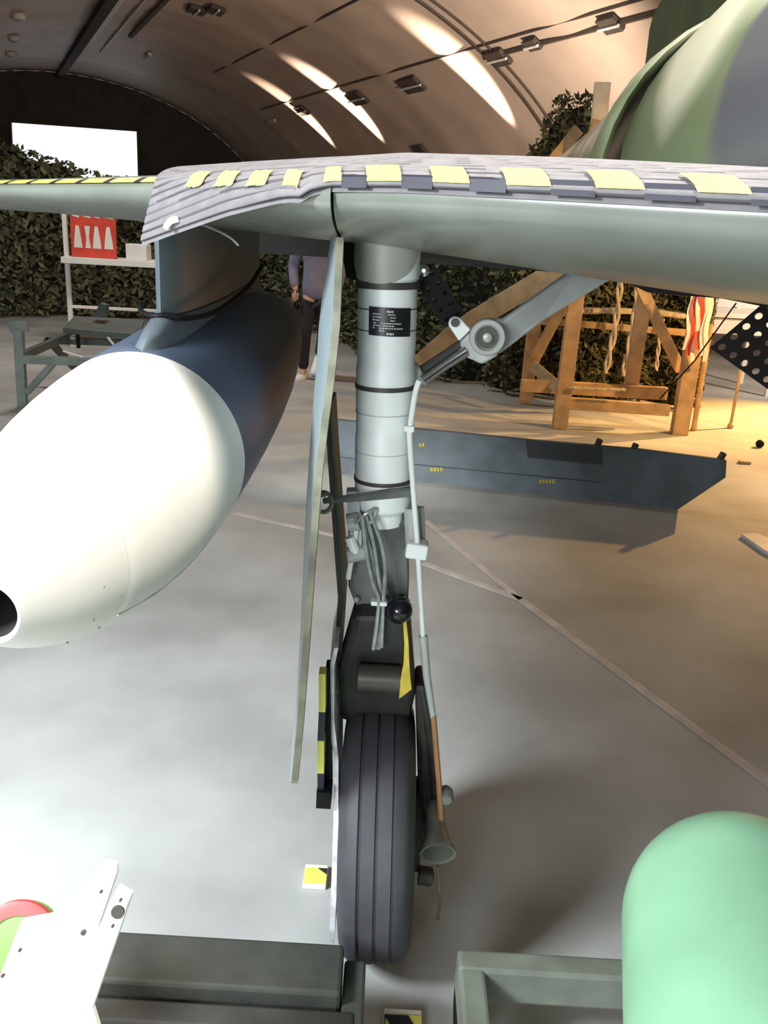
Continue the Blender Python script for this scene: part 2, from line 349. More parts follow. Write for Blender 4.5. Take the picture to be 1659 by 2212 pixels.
m.build('rear_fuselage', CAMO, jet, ang=60)
m = MB(); m.rings([fus(3.63, 1.36, 1.86, .61, .28), fus(3.66, 1.36, 1.86, .61, .28)]); m.build('intake_recess', mat('recess', (.05, .035, .02), .8), jet)
m = MB(); m.prism([V((1.40, 4.4, 2.2)), V((1.40, 5.73, 2.2)), V((1.40, 5.78, 2.82)), V((1.40, 5.73, 2.90)), V((1.40, 5.5, 2.97)), V((1.40, 4.9, 3.08)), V((1.40, 4.4, 3.02))], (.10, 0, 0)); m.build('fin_root', mat('fin_dark_green', (.07, .12, .05), .5, 0, .2, 4), jet, smooth=False, bevel=.02)
m = MB(); m.prism([V((1.42, 4.3, 2.6)), V((1.42, 5.58, 2.6)), V((1.42, 5.66, 3.9)), V((1.42, 4.9, 4.0))], (.06, 0, 0)); m.build('tail_fin', mat('fin_pale', (.55, .56, .42), .5, 0, .1, 4), jet, smooth=False, bevel=.012)
# airbrake with real holes
def holed_plate(name, o, ux, uy, nx, ny, cell, rad, th, mt, parent, keep=lambda i, j: True):
    q = MB(); o, ux, uy = V(o), V(ux).normalized(), V(uy).normalized(); nz = ux.cross(uy)
    K = 12
    for i in range(nx):
        for j in range(ny):
            if not keep(i, j): continue
            c = o+ux*(i+.5)*cell+uy*(j+.5)*cell
            sq = []; ci = []
            for k in range(K):
                a = 2*math.pi*(k+.5)/K; cx, cy = math.cos(a), math.sin(a); mx = max(abs(cx), abs(cy))
                sq.append((cx/mx*cell/2, cy/mx*cell/2)); ci.append((cx*rad, cy*rad))
            vs = [c+ux*p[0]+uy*p[1]+nz*z for z in (0, th) for ring_ in (sq, ci) for p in ring_]
            fs = []
            for k in range(K):
                l = (k+1) % K
                fs += [(k, l, K+l, K+k), (2*K+k, 3*K+k, 3*K+l, 2*K+l), (K+k, K+l, 3*K+l, 3*K+k)]
            q.add(vs, fs)
    return q.build(name, mt, parent, smooth=False)
a0 = at(1535, 752, 2.6); a1 = at(1668, 640, 2.6); a2 = at(1665, 845, 2.6)
holed_plate('airbrake', a0, a1-a0, a2-a0, 8, 6, (a1-a0).length/5, .0115, .006, AIRB, jet, lambda i, j: True)
# landing gear: leg
leg = MB()
lt, lb_ = at(840, 505, 1.72), at(828, 1062, 1.72)
def legp(t): return lt+(lb_-lt)*t
PXM = 1/1090
def legt(y): return (y-505)/(1062-505)
ld = (lb_-lt).normalized()
leg.lathe(lt-ld*.12, ld, [(0, .062), (.12+.08, .0615), (.205, .0585), (.37, .0580), (.374, .0600), (.45, .0600), (.452, .0590), (.51, .0590), (.515, .0605), (.60, .0605), (.625, .060), (.655, .061), (.668, .058), (.68, .045)], 48)
oleo = leg.build('landing_leg', LEGW, jet, ang=30)
def legr(name, y, h, r, mt, par=oleo):
    q = MB(); c = legp(legt(y)); q.lathe(c-ld*h/2, ld, [(0, r-.004), (0, r), (h, r), (h, r-.004)], 40, cap=False); return q.build(name, mt, par)
legr('clamp_band', 605, .013, .0625, BAND); legr('clamp_band', 818, .009, .0618, BAND); legr('clamp_band', 1028, .008, .0622, BAND)
legr('fine_band', 653, .002, .0592, BAND); legr('fine_band', 697, .002, .0592, BAND); legr('joint_line', 875, .0015, .0602, STAYG); legr('joint_line', 962, .0015, .0610, STAYG)
# pale trunnion shield at the top (darker, rounded lower edge)
q = MB(); c = legp(legt(505)); pts = []
for k in range(25):
    a = math.pi*(1.02+0.86*k/24); low = .085*math.sqrt(max(0, 1-((k-11)/13)**2))+.004
    pts.append((c+V((math.cos(a)*.0645, math.sin(a)*.0645, .05)), c+V((math.cos(a)*.0645, math.sin(a)*.0645, -low))))
q.rings([[p for p, _ in pts], [p for _, p in pts]], close=False); q.build('trunnion_shield', mat('shield_grey', (.34, .34, .30), .5), oleo)
# data plate, curved round the leg
def arc(y, a0, a1, r, n=10): 
    c = legp(legt(y)); return [c+V((math.cos(R(a0+(a1-a0)*k/n))*r, math.sin(R(a0+(a1-a0)*k/n))*r, 0)) for k in range(n+1)]
q = MB(); q.rings([arc(647, 236, 318, .0612), arc(705, 236, 318, .0612)], close=False); plate = q.build('data_plate', mat('plate_black', (.015, .015, .018), .35), oleo)
q = MB()
for y, segs in ((655, ((.42, .56),)), (661, ((.1, .28), (.45, .6))), (667, ((.1, .3), (.5, .62))), (673, ((.1, .26), (.5, .6))), (679, ((.12, .2), (.3, .75))), (684, ((.12, .3), (.34, .58))), (689, ((.1, .16), (.25, .8))), (694, ((.25, .38),)), (700, ((.42, .58),))):
    for s0, s1 in segs:
        x = s0
        while x < s1:
            e = min(x+rnd.uniform(.03, .07), s1); h = 4 if y in (655, 700) else 2.2
            q.rings([arc(y-h/2, 236+82*x, 236+82*e, .0616, 2), arc(y+h/2, 236+82*x, 236+82*e, .0616, 2)], close=False); x = e+.015
q.build('plate_lettering', mat('letter_white', (.6, .6, .58), .5), plate)
# lower leg: piston, casting, torque links, fork
q = MB(); a = at(828, 1055, 1.72); q.tube([a, at(832, 1130, 1.72)], .040, 28); q.build('piston', LEGW, oleo)
q = MB(); q.prism([at(752, 1095, 1.70), at(790, 1120, 1.69), at(840, 1128, 1.69), at(880, 1118, 1.70), at(884, 1250, 1.70), at(880, 1345, 1.70), at(850, 1380, 1.70), at(778, 1340, 1.70), at(752, 1270, 1.70)], (0, .09, 0))
q.build('lower_casting', LEGG, oleo, smooth=False, bevel=.012)
q = MB(); q.prism([at(748, 1062, 1.68), at(775, 1062, 1.68), at(782, 1180, 1.66), at(758, 1190, 1.66)], (0, .03, 0)); q.tube([at(752, 1200, 1.66), at(798, 1190, 1.66)], .017, 12); q.tube([at(752, 1130, 1.67), at(775, 1125, 1.67)], .02, 12); q.build('torque_link', STAYG, oleo, smooth=False)
q = MB(); q.tube([at(755, 1160, 1.655), at(772, 1200, 1.655)], .011, 10); q.tube([at(770, 1145, 1.66), at(752, 1250, 1.66)], .006, 8); q.build('link_bolt', LEGW, oleo)
q = MB(); q.prism([at(765, 1330, 1.64), at(885, 1330, 1.64), at(898, 1500, 1.70), at(885, 1560, 1.72), at(735, 1560, 1.72), at(730, 1450, 1.68)], (0, .12, 0)); q.build('axle_fork', mat('fork_dark', (.03, .029, .026), .5, .1, .3, 12), oleo, smooth=False, bevel=.015)
q = MB(); q.lathe(at(770, 1462, 1.645), (1, 0, 0), [(0, .015), (.004, .030), (.095, .030), (.10, .015)], 24); q.build('axle_boss', mat('boss_dark', (.06, .058, .05), .4, .2), oleo)
for k in range(4):
    q = MB(); q.ball(at(770+30*k, 1295+(k % 2)*30, 1.685), .007, 8); q.build('rivet', STAYG, oleo)
# cables
cpts = [(((776, 1108), (800, 1190), (812, 1265), (822, 1302), (812, 1400))), (((788, 1108), (806, 1170), (818, 1250), (826, 1302), (818, 1402))), (((798, 1105), (822, 1170), (832, 1230), (828, 1302), (824, 1398))), (((782, 1112), (792, 1200), (806, 1262), (818, 1302), (806, 1403)))]
for k, c in enumerate(cpts):
    q = MB(); q.tube(smoothpath([at(x, y, 1.655-(.02 if y > 1280 else 0)-.006*k) for x, y in c]), .0042, 8); q.build('cable', CABLE, oleo)
q = MB(); q.tube(smoothpath([at(772, 1112, 1.65), at(768, 1130, 1.645), at(790, 1110, 1.64), at(812, 1100, 1.65), at(800, 1130, 1.65)]), .0035, 8); q.build('cable', CABLE, oleo)
q = MB(); q.box(at(819, 1301, 1.625), (.034, .022, .010)); q.build('cable_clip', LEGW, oleo, smooth=False, bevel=.003)
q = MB(); q.ball(at(862, 1318, 1.63), .029); q.tube([at(862, 1318, 1.63), at(868, 1290, 1.69)], .008); q.build('black_ball', BALL, oleo)
rp = [(874, 1340, 7), (878, 1390, 9), (878, 1430, 12), (876, 1470, 22), (876, 1495, 26), (866, 1510, 8)]
q = MB(); q.rings([[at(x-h/2, y, 1.615+.004*math.sin(i*2)), at(x+h/2, y-(6 if i > 3 else 0), 1.612), at(x+h/2, y-(6 if i > 3 else 0), 1.615), at(x-h/2, y, 1.618+.004*math.sin(i*2))] for i, (x, y, h) in enumerate(rp)]); q.build('yellow_ribbon', RIBY, oleo)
# tie rod to the gear door, loop ring
q = MB(); q.tube([at(700, 1082, 1.58), at(800, 1072, 1.64), at(845, 1066, 1.66), at(885, 1062, 1.68)], [.006, .009, .011, .011], 10); q.build('door_rod', LEGG, oleo)
q = MB(); cc = at(699, 1085, 1.56); q.tube([cc+V((math.cos(t)*.016, 0, math.sin(t)*.020)) for t in [-1.9+3.8*k/14 for k in range(15)]], .0045, 8); q.tube([at(685, 1068, 1.56), at(703, 1066, 1.56)], .007); q.build('rod_eye', EDGEM, oleo)
# brake pipe down the right side
pts = [(906, 822), (897, 850), (886, 925), (886, 960), (893, 1060), (902, 1180), (908, 1280), (914, 1378)]
q = MB(); q.tube(smoothpath([at(x, y, 1.66) for x, y in pts], 4), .0058, 10); q.build('brake_pipe', LEGW, oleo)
q = MB(); q.box(at(884, 925, 1.66), (.020, .02, .012)); q.build('pipe_clip', LEGW, oleo, smooth=False, bevel=.002)
q = MB(); q.tube([at(889, 1095, 1.69), at(893, 1185, 1.69)], .017, 14); q.tube([at(910, 1095, 1.70), at(914, 1180, 1.70)], .006, 8); q.build('valve_body', STAYG, oleo)
q = MB(); q.box(at(900, 1186, 1.665), (.046, .04, .034), Matrix.Rotation(.08, 3, 'Y')); q.build('valve_block', LEGW, oleo, smooth=False, bevel=.005)
q = MB(); q.prism([at(862, 1045, 1.72), at(888, 1050, 1.72), at(892, 1110, 1.72), at(868, 1130, 1.72)], (0, .05, 0)); q.build('valve_lug', LEGG, oleo, smooth=False)
q = MB(); q.tube([at(914, 1374, 1.66), at(922, 1460, 1.65), at(936, 1550, 1.64)], [.010, .009, .007], 12); q.build('hose_sleeve', STAYG, oleo)
q = MB(); q.tube([at(936, 1545, 1.64), at(948, 1690, 1.62), at(955, 1800, 1.60)], .0068, 10); q.build('warm_lit_pipe', mat('warm_lit_tint', (.40, .20, .09), .45, .3), oleo)  # orange colour stands for warm lamp light on this pipe
# wheel
WC = V((0.030, 1.715, .308)); wax = V((1, 0, .035)).normalized()
tp = []
for x, r in ((-.055, .19), (-.078, .205), (-.0835, .235), (-.080, .262), (-.069, .285), (-.058, .2945)): tp.append((x, r))
for g in (-.036, 0, .036): tp += [(g-.004, .2995), (g-.0025, .294), (g+.0025, .294), (g+.004, .2995)]
tp += [(.058, .2945), (.069, .285), (.080, .262), (.0835, .235), (.078, .205), (.055, .19)]
q = MB(); q.lathe(WC, wax, [(x, r*1.025) for x, r in tp], 72, cap=False); wheel = q.build('wheel', TYRE, jet, ang=50, label='black ribbed tyre')
q = MB(); q.lathe(WC, wax, [(-.075, .02), (-.075, .10), (-.06, .15), (-.062, .19), (-.05, .195), (.05, .195), (.062, .19), (.06, .12), (.05, .03)], 40); q.build('hub', STAYG, wheel)
q = MB(); q.lathe(WC, wax, [(.06, .11), (.10, .11), (.105, .07), (.14, .06)], 24); q.build('brake_drum', mat('brake_dark', (.02, .018, .016), .5), wheel)
# cover plate hanging along the left of the wheel, pale edge
cov = [(722, 1400), (712, 1440), (710, 1560), (722, 1640), (720, 1780), (716, 1900), (710, 2030), (722, 2040), (728, 1900), (731, 1780), (731, 1640), (722, 1560), (722, 1440), (731, 1400)]
q = MB(); 
lft = [at(x, y, 1.55 if y > 1700 else 1.62) for x, y in cov[:7]]; rgt = [at(x, y, 1.55 if y > 1700 else 1.62) for x, y in reversed(cov[7:])]
q.rings([[a, b, b+V((-.004, .22, 0)), a+V((-.008, .22, 0))] for a, b in zip(lft, rgt)]); wcov = q.build('wheel_cover', mat('cover_white', (.72, .73, .75), .45, 0, .3, 25), jet, smooth=False)
# inner door panel, dark, between the gear door and the leg
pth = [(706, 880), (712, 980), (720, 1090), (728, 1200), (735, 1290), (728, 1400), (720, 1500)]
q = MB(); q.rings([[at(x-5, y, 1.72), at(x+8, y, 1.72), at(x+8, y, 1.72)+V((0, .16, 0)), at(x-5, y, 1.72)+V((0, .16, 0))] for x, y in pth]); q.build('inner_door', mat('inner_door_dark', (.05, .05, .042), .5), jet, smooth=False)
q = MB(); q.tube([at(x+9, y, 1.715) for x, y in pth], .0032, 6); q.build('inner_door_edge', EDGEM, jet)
# hazard bar on the cover plate
q = MB(); ys = [1448, 1530, 1592, 1662, 1696]
for i in range(4):
    a, b = at(697 if i < 2 else 694, ys[i], 1.58), at(697 if i+1 < 2 else 694, ys[i+1], 1.58); q.bar(a, b, .014, .03, ref=(0, 1, 0), mi=i % 2)
q.build('hazard_bar', [YEL, BLK], wcov, smooth=False)
q = MB(); q.prism([at(703, 1445, 1.60), at(712, 1445, 1.60), at(716, 1700, 1.60), at(702, 1700, 1.60)], (0, .04, 0)); q.box(at(701, 1714, 1.58), (.032, .05, .042)); q.build('bar_foot', BLACK, wcov, smooth=False)
# brake unit right of the wheel
q = MB(); q.prism([at(896, 1480, 1.70), at(925, 1480, 1.70), at(945, 1640, 1.68), at(956, 1720, 1.68), at(945, 1780, 1.68), at(905, 1770, 1.68)], (0, .10, 0)); q.build('brake_arm', mat('brake_dark2', (.03, .026, .022), .55, .1, .3, 14), jet, smooth=False, bevel=.012)
q = MB(); o1 = at(938, 1735, 1.66); o2 = at(946, 1850, 1.535)
q.lathe(o1, o2-o1, [(0, .016), (.02, .022), (.05, .022), (.10, .030), (.118, .040), (.128, .041), (.126, .034), (.07, .022)], 24, cap=False); q.build('jack_socket', mat('socket_green', (.13, .135, .11), .5, .1, .3, 15), jet)
q = MB(); q.lathe(at(905, 1890, 1.62), V((1, 0, -.1)), [(0, .022), (.03, .022), (.035, .01)], 16); q.build('axle_end', BAND, jet)
q = MB(); q.lathe(at(963, 1711, 1.64), V((0, -1, 0)), [(-.01, .012), (0, .017), (.02, .017), (.03, .012)], 16); q.build('socket_pin', LEGG, jet)
q = MB(); q.tube(smoothpath([at(945, 1870, 1.60), at(950, 1930, 1.62), at(946, 1985, 1.66)]), .004, 8); q.build('drip_hose', EDGEM, jet)
# gear door, seen almost edge-on
dp = [(735, 512, 716, 512, 1.55), (731, 600, 702, 600, 1.53), (727, 700, 690, 700, 1.51), (715, 820, 682, 820, 1.50), (704, 900, 675, 900, 1.49), (692, 1000, 668, 1000, 1.48), (684, 1090, 662, 1090, 1.47), (672, 1250, 655, 1250, 1.46), (662, 1400, 648, 1400, 1.45), (650, 1560, 636, 1560, 1.45), (638, 1688, 624, 1690, 1.45)]
q = MB(); e = MB()
rg = []; eg = []
for xr, y, xl, y2, Y in dp:
    a = at(xr-7, y, Y); b = at(xl-1, y2, Y+.34); nrm = V((b-a).y and (-(b-a).y, (b-a).x, 0)).normalized()*.006
    rg.append([a, b, b-nrm*1.0+V((.006, 0, 0)), a+V((.009, 0, 0))])
    eg.append([a+V((-.001, -.006, 0)), a+V((-.001, .010, 0)), a+V((.012, .012, 0)), a+V((.012, -.006, 0))])
q.rings(rg); gdoor = q.build('gear_door', DOORG, jet, smooth=True, ang=40)
e.rings(eg); e.build('door_edge', EDGEM, gdoor, smooth=False)
# side stay with knuckle, polished strut, perforated link
k0 = at(1052, 728, 1.74)
q = MB()
def slab(pts, Y0, Y1, d, par, name, mt, bevel=.006):
    q = MB(); q.prism([at(x, y, Y) for x, y, Y in pts], (0, d, 0)); return q.build(name, mt, par, smooth=False, bevel=bevel)
stay = slab([(1240, 582, 1.88), (1340, 592, 1.9), (1180, 690, 1.82), (1085, 762, 1.75), (1050, 772, 1.74), (1022, 755, 1.74), (1022, 710, 1.74), (1050, 690, 1.75), (1090, 690, 1.77)], 0, 0, .035, jet, 'side_stay', STAYG)
q = MB(); q.lathe(k0+V((0, .0, 0)), (0, -1, 0), [(-.01, .036), (.012, .036), (.014, .034), (.014, .026), (.006, .024), (.006, .010), (.014, .009), (.016, .004)], 28); q.build('pivot_boss', mat('boss', (.30, .31, .29), .4, .2), stay)
q = MB(); q.lathe(k0+V((0, -.0065, 0)), (0, -1, 0), [(0, .0225), (.0012, .0225), (.0012, .0)], 24); q.build('pivot_recess', BAND, stay)
kn = slab([(993, 740, 1.745), (1010, 722, 1.745), (1040, 700, 1.745), (1082, 742, 1.745), (1075, 770, 1.745), (1042, 788, 1.745), (1020, 778, 1.745), (1000, 770, 1.745)], 0, 0, .03, jet, 'knuckle', STAYG)
q = MB(); q.tube([at(1006, 758, 1.75), at(960, 788, 1.74), at(912, 822, 1.72)], [.013, .0115, .0105], 16); q.build('polished_strut', CHROME, kn)
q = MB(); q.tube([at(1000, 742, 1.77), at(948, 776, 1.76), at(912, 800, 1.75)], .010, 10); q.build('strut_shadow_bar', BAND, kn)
lug = slab([(968, 702, 1.74), (972, 690, 1.74), (982, 684, 1.74), (994, 687, 1.74), (1018, 712, 1.74), (992, 738, 1.74)], 0, 0, .02, jet, 'lug', LEGW, .004)
q = MB(); q.lathe(at(983, 697, 1.735), (0, -1, 0), [(-.004, .0085), (.003, .0085), (.003, 0)], 16); q.build('lug_hole', BAND, lug)
la, lb2 = at(916, 586, 1.74), at(984, 694, 1.765); lx = (lb2-la).normalized(); ly = V((0, 1, 0)).cross(lx).normalized()
holed_plate('perforated_link', la-ly*.0235+V((0, .01, 0)), lx, ly, 5, 2, (lb2-la).length/5, .005, .012, BLACK, jet)
q = MB(); q.lathe(at(915, 584, 1.735), (0, -1, 0), [(-.02, .009), (.0, .012), (.004, .012), (.008, .008), (.012, .004)], 16); q.build('link_bolt', CHROME, jet)
slab([(884, 770, 1.73), (912, 800, 1.73), (915, 830, 1.73), (890, 842, 1.73)], 0, 0, .03, jet, 'stay_lug', STAYG)
# pylon over the tank
TX = -.472
def airf(c, ch, th, z, n=12):
    out = []
    for k in range(n+1):
        s = (k/n)**1.5; out.append(V((c[0]+th*(1.4845*math.sqrt(s)-.63*s-1.758*s*s+1.4215*s**3-.5075*s**4)*2.2, c[1]+s*ch, z)))
    return out+[V((2*c[0]-p.x, p.y, p.z)) for p in reversed(out[1:-1])]
q = MB(); q.rings([airf((TX, 1.75), 1.25, .036, z) for z in (1.479, 1.52, 1.56, 1.62, 1.70)]); pyl = q.build('pylon', PYL, jet, ang=50)
# ------------------------------------------------------------------ drop tank
TD = V((.045, 1, .0723)); TDn = TD.normalized(); TO = V((-.4818, 1.6, 1.2249))
tank = thing('drop_tank', TO+TD*.8, 'large cream-nosed drop tank with blue-grey body under the wing pylon', 'fuel tank')
nose = [(1.0, .040), (.994, .046), (1.0, .052), (1.01, .059), (1.025, .070), (1.05, .0875), (1.075, .1025), (1.10, .1155), (1.125, .127), (1.149, .1368), (1.15, .1362), (1.151, .1372), (1.18, .147), (1.22, .159), (1.27, .171), (1.32, .1805), (1.38, .189), (1.45, .196), (1.54, .2015), (1.62, .2035)]
body = [(1.621, .2032), (1.75, .204), (1.95, .202), (2.15, .195), (2.35, .183), (2.55, .164), (2.75, .138), (2.95, .102), (3.1, .068), (3.2, .03)]
def tl_(prof_): return [(y-1.6, r) for y, r in prof_]
q = MB(); q.lathe(TO, TD, tl_(nose), 72, cap=False); q.build('nose_cone', CREAM, tank, ang=40)
q = MB(); q.lathe(TO, TD, tl_([(1.001, .041), (1.06, .035), (1.1, .03), (1.101, .001)]), 32, cap=False); q.build('nose_hole', BAY, tank)
q = MB(); q.lathe(TO, TD, tl_(body), 64); q.build('tank_body', TBLUE, tank)
def tankp(Y, deg, off=0):
    r = interp(nose[2:]+body[1:], Y)+off
    return TO+TD*(Y-1.6)+V((r*math.cos(R(deg)), 0, r*math.sin(R(deg))))
q = MB(); q.tube([tankp(1.16+.1*k, -38, 0) for k in range(11)], .0018, 6); q.build('weld_seam', CREAM, tank)
q = MB()
for k in range(16): q.ball(tankp(1.10+.035*(k % 2), -60+14*k, .0004), .0018, 6)
q.build('rivets', mat('rivet_brown', (.25, .18, .11), .6), tank, kind='stuff')
foot = []
for z, gy, th, ch_ in ((1.405, 0, .060, 1.5), (1.432, .015, .052, 1.45), (1.455, .06, .045, 1.35), (1.478, .125, .041, 1.27)): foot.append(airf((TX, 1.60+gy), ch_, th, z))
q = MB(); q.rings(foot); q.build('saddle_fairing', PYL, tank, ang=60)
st = [(TX+.012, 1.745, 1.482), (TX+.045, 1.77, 1.476), (TX+.080, 1.86, 1.478), (TX+.095, 2.0, 1.49), (TX+.102, 2.2, 1.51), (TX+.10, 2.42, 1.545)]
q = MB(); q.tube(smoothpath([(TX-.07, 1.85, 1.487), (TX-.045, 1.775, 1.482), (TX-.012, 1.743, 1.480)]+st), .006, 8); q.build('black_strap', BLACK, tank)
q = MB(); q.box(tankp(1.36, -90, -.012), (.085, .14, .05)); q.build('drain_fairing', BLACK, tank, smooth=False, bevel=.02)
# ------------------------------------------------------------------ ribbed mat over the leading edge
matt = thing('rubber_mat', (0.1, 1.4, 1.73), 'grey ribbed rubber mat with hazard tape draped over the wing edge', 'mat')
def matprofile(X, n=70):
    fwx = interp([(XD-.05, .012), (XD-.004, .004), (XD+.05, 0)], X); pts = []
    hang = interp([(-.47, .098), (-.40, .072), (-.30, .036), (-.2, .012), (-.108, .0), (1.2, 0)], X)
    s_end = interp([(XD-.05, .0), (XD, .004)], X)
    ss2 = [s_end+(.42-s_end)*((1-k/24)**1.8) for k in range(25)]
    pts = [prof(X, s, 1, .012, fwx) for s in ss2]
    hg = max(hang, .0095); y0 = pts[-1].y; z0 = pts[-1].z; bulge = interp([(0, .004), (.03, .012)], hang)
    sl = .026*(interp([(-.47, 1), (-.30, 0)], X))
    for k in range(1, 13): pts.append(V((X-sl*(k/12), y0-.003-bulge*math.sin(k/12*2.0), z0-hg*k/12)))
    # resample evenly and add ribs
    Ls = [0]
    for a, b in zip(pts, pts[1:]): Ls.append(Ls[-1]+(b-a).length)
    out = []
    for k in range(n+1):
        # fine spacing near the edge
        l = Ls[-1]*(1-(1-k/n)**1.0)
        i = max(j for j in range(len(Ls)) if Ls[j] <= l+1e-9); i = min(i, len(pts)-2)
        t = (l-Ls[i])/max(Ls[i+1]-Ls[i], 1e-9); p = pts[i].lerp(pts[i+1], t)
        tg = pts[i+1]-pts[i]; nr = V((0, tg.z, -tg.y)).normalized()
        if nr.z < 0 and nr.y > 0: nr = -nr
        d = (Ls[-1]-l)
        out.append((p, nr, d))
    return out
NX = 90; X0, X1 = -.462, 1.05
q = MB(); rr = []
for i in range(NX+1):
    X = X0+(X1-X0)*i/NX; prow = matprofile(X, 440)
    row = []
    for p, nr, d in prow:
        ph = (d/.0165) % 1.0; row.append(p+nr*(.0045*min(1, 6*min(ph, 1-ph))))
    rr.append(row)
q.rings(rr, close=False)
NJ = len(rr[0]); dl = [e[2] for e in matprofile(X0, 440)]
for i in range(NX):
    di = [e[2] for e in matprofile(X0+(X1-X0)*(i+.5)/NX, 440)]
    for j in range(NJ-1):
        ph = ((di[j]+di[j+1])/2/.0165) % 1.0
        if min(ph, 1-ph) < .12: q.m[i*(NJ-1)+j] = 1
q.rings([[p+V((0, .004, -.008)) for p in row[::8]] for row in rr], close=False); q.build('mat_sheet', [MATG, mat('mat_groove', (.075, .07, .08), .8)], matt, ang=80)
# hazard tape along the edge: slanted yellow blocks with black between
def tape_pt(X, v, off=.0085):
    fwx = .012 if X < X0 else 0
    if X < X0: return prof(X, .001+.05*v*v, 1, off*.5, fwx)
    p = matprofile(X, 220); d0 = (p[-1][2]) 
    hang = interp([(-.47, .098), (-.40, .072), (-.30, .036), (-.2, .012), (-.108, .0), (1.2, 0)], X)
    want = hang*.95+.004+v*.040
    c = min(p, key=lambda e: abs(e[2]-want)); return c[0]+c[1]*off
blocks = [(1500, 1478, 1618, 1592), (1282, 1268, 1388, 1366), (1090, 1080, 1186, 1170), (932, 925, 1012, 996), (792, 785, 866, 858), (700, 702, 738, 731), (612, 622, 646, 655), (536, 552, 576, 588), (468, 485, 506, 520), (408, 425, 438, 458), (1720, 1700, 1850, 1820)]
def px2X(px):
    d = ray(px, 415); u = d.x/d.y; return 1.3*u/(1+.9*u)
for bl in blocks:
    Xa, Xc, Xb, Xd = [px2X(p) for p in bl]
    q = MB(); rows = []
    for v in (0, .25, .5, .75, 1):
        l, r_ = Xa+(Xc-Xa)*v, Xb+(Xd-Xb)*v; rows.append([tape_pt(l+(r_-l)*k/6, v) for k in range(7)])
    q.rings(rows, close=False); q.build('yellow_tape', YEL, matt)
srt = sorted([b for b in blocks], key=lambda b: b[0])
for b1, b2 in zip(srt, srt[1:]):
    if b1[0] < 690: continue
    l, r_ = px2X(b1[2]), px2X(b2[0]); q = MB()
    q.rings([[tape_pt(l+(r_-l)*k/6, v, .0078) for k in range(7)] for v in (-.05, .1, .2)], close=False); q.build('black_tape', BLK, matt)
q = MB(); q.tube(smoothpath([at(352, 488, 1.66), at(372, 478, 1.64), at(400, 476, 1.66), at(450, 490, 1.72), at(495, 512, 1.78), at(515, 530, 1.80)]), .0026, 8); q.build('tie_cord', CABLE, matt)
q = MB(); q.tube([at(358, 492, 1.61), at(368, 478, 1.605), at(382, 473, 1.60)], .006, 8); q.build('cord_clip', WHITEP, matt)
# tape straight on the outer wing
ot = MB(); nb = 22
for k in range(nb):
    Xl = -.445-.085*k*1.0; mi = k % 2
    for (c0, c1, mm) in ((0, .78, 0), (.78, 1, 1)):
        xa, xb = Xl-.085*c0, Xl-.085*c1
        ot.rings([[prof(xa+(xb-xa)*j/3, s, 1, .0025, .012) for j in range(4)] for s in (.012, .02, .03, .042)], close=False, mi=mm)
ot.build('outer_tape', [YEL, BLK], matt)
# ------------------------------------------------------------------ foreground on the floor
ch = thing('wheel_chock', flr(500, 2100, .2)*1, 'heavy dark timber chock in front of the black tyre', 'wheel chock')
ch.location.z = 0
zt = .285
a, b, c, d = flr(120, 2024, zt), flr(778, 2030, zt), flr(780, 2160, zt), flr(120, 2165, zt)
a.y = b.y = 1.365; c.y = d.y = 1.245
b.x = c.x = -.028; a.x = d.x = -.75
q = MB(); q.prism([a, b, c, d], (0, 0, -zt+.002)); q.build('main_beam', CHOCK, ch, smooth=False, bevel=.008)
q = MB(); q.prism([(-.75, 1.235, .255), (.0, 1.235, .255), (.0, 1.235, .002), (-.75, 1.235, .002)], (0, -.05, 0)); q.build('front_plank', mat('chock_plank', (.03, .028, .024), .75, 0, .3, 9), ch, smooth=False, bevel=.006)
q = MB(); q.prism([(-.026, 1.36, .25), (.018, 1.36, .25), (.018, 1.2, .25), (-.026, 1.2, .25)], (0, 0, -.248)); q.build('end_block', CHOCK, ch, smooth=False, bevel=.006)
def hazard_board(loc, sx, sy, sz, label):
    t = thing('hazard_board', (loc[0], loc[1], 0), label, 'marker board')
    q = MB(); q.box((loc[0], loc[1], sz/2+loc[2]), (sx, sy, sz)); q.build('board', WHITEP, t, smooth=False, bevel=.003)
    n_ = 4; q = MB(); q2 = MB()
    zf = sz+loc[2]+.002
    q.prism([(loc[0]-sx*.48, loc[1]-sy*.46, zf-.002), (loc[0]+sx*.48, loc[1]-sy*.46, zf-.002), (loc[0]+sx*.48, loc[1]+sy*.30, zf-.002), (loc[0]-sx*.48, loc[1]+sy*.30, zf-.002)], (0, 0, .002)); q.build('yellow_face', YEL, t, smooth=False)
    return t
p = flr(870, 2205, .022); t = hazard_board((p.x, p.y-.01, 0), .085, .085, .02, 'small yellow and black striped board below the tyre')
for k in range(2):
    q = MB(); x = p.x-.030+.0*k; 
    if k == 0: q.prism([(p.x-.04, p.y+.012, .0225), (p.x+.012, p.y+.012, .0225), (p.x+.036, p.y-.035, .0225), (p.x-.018, p.y-.035, .0225)], (0, 0, .002))
    else: q.prism([(p.x-.0405, p.y-.02, .0225), (p.x-.0405, p.y+.012, .0225), (p.x-.036, p.y+.012, .0225)], (0, 0, .0015))
    q.build('black_stripe', BLK, t, smooth=False)
p = flr(682, 1887, .02); t = hazard_board((p.x+.0, p.y, 0), .062, .075, .018, 'small yellow marker board left of the tyre on the floor')
q = MB(); q.prism([(p.x+.005, p.y+.019, .0205), (p.x+.03, p.y+.019, .0205), (p.x+.03, p.y-.002, .0205)], (0, 0, .002)); q.build('black_corner', BLK, t, smooth=False)
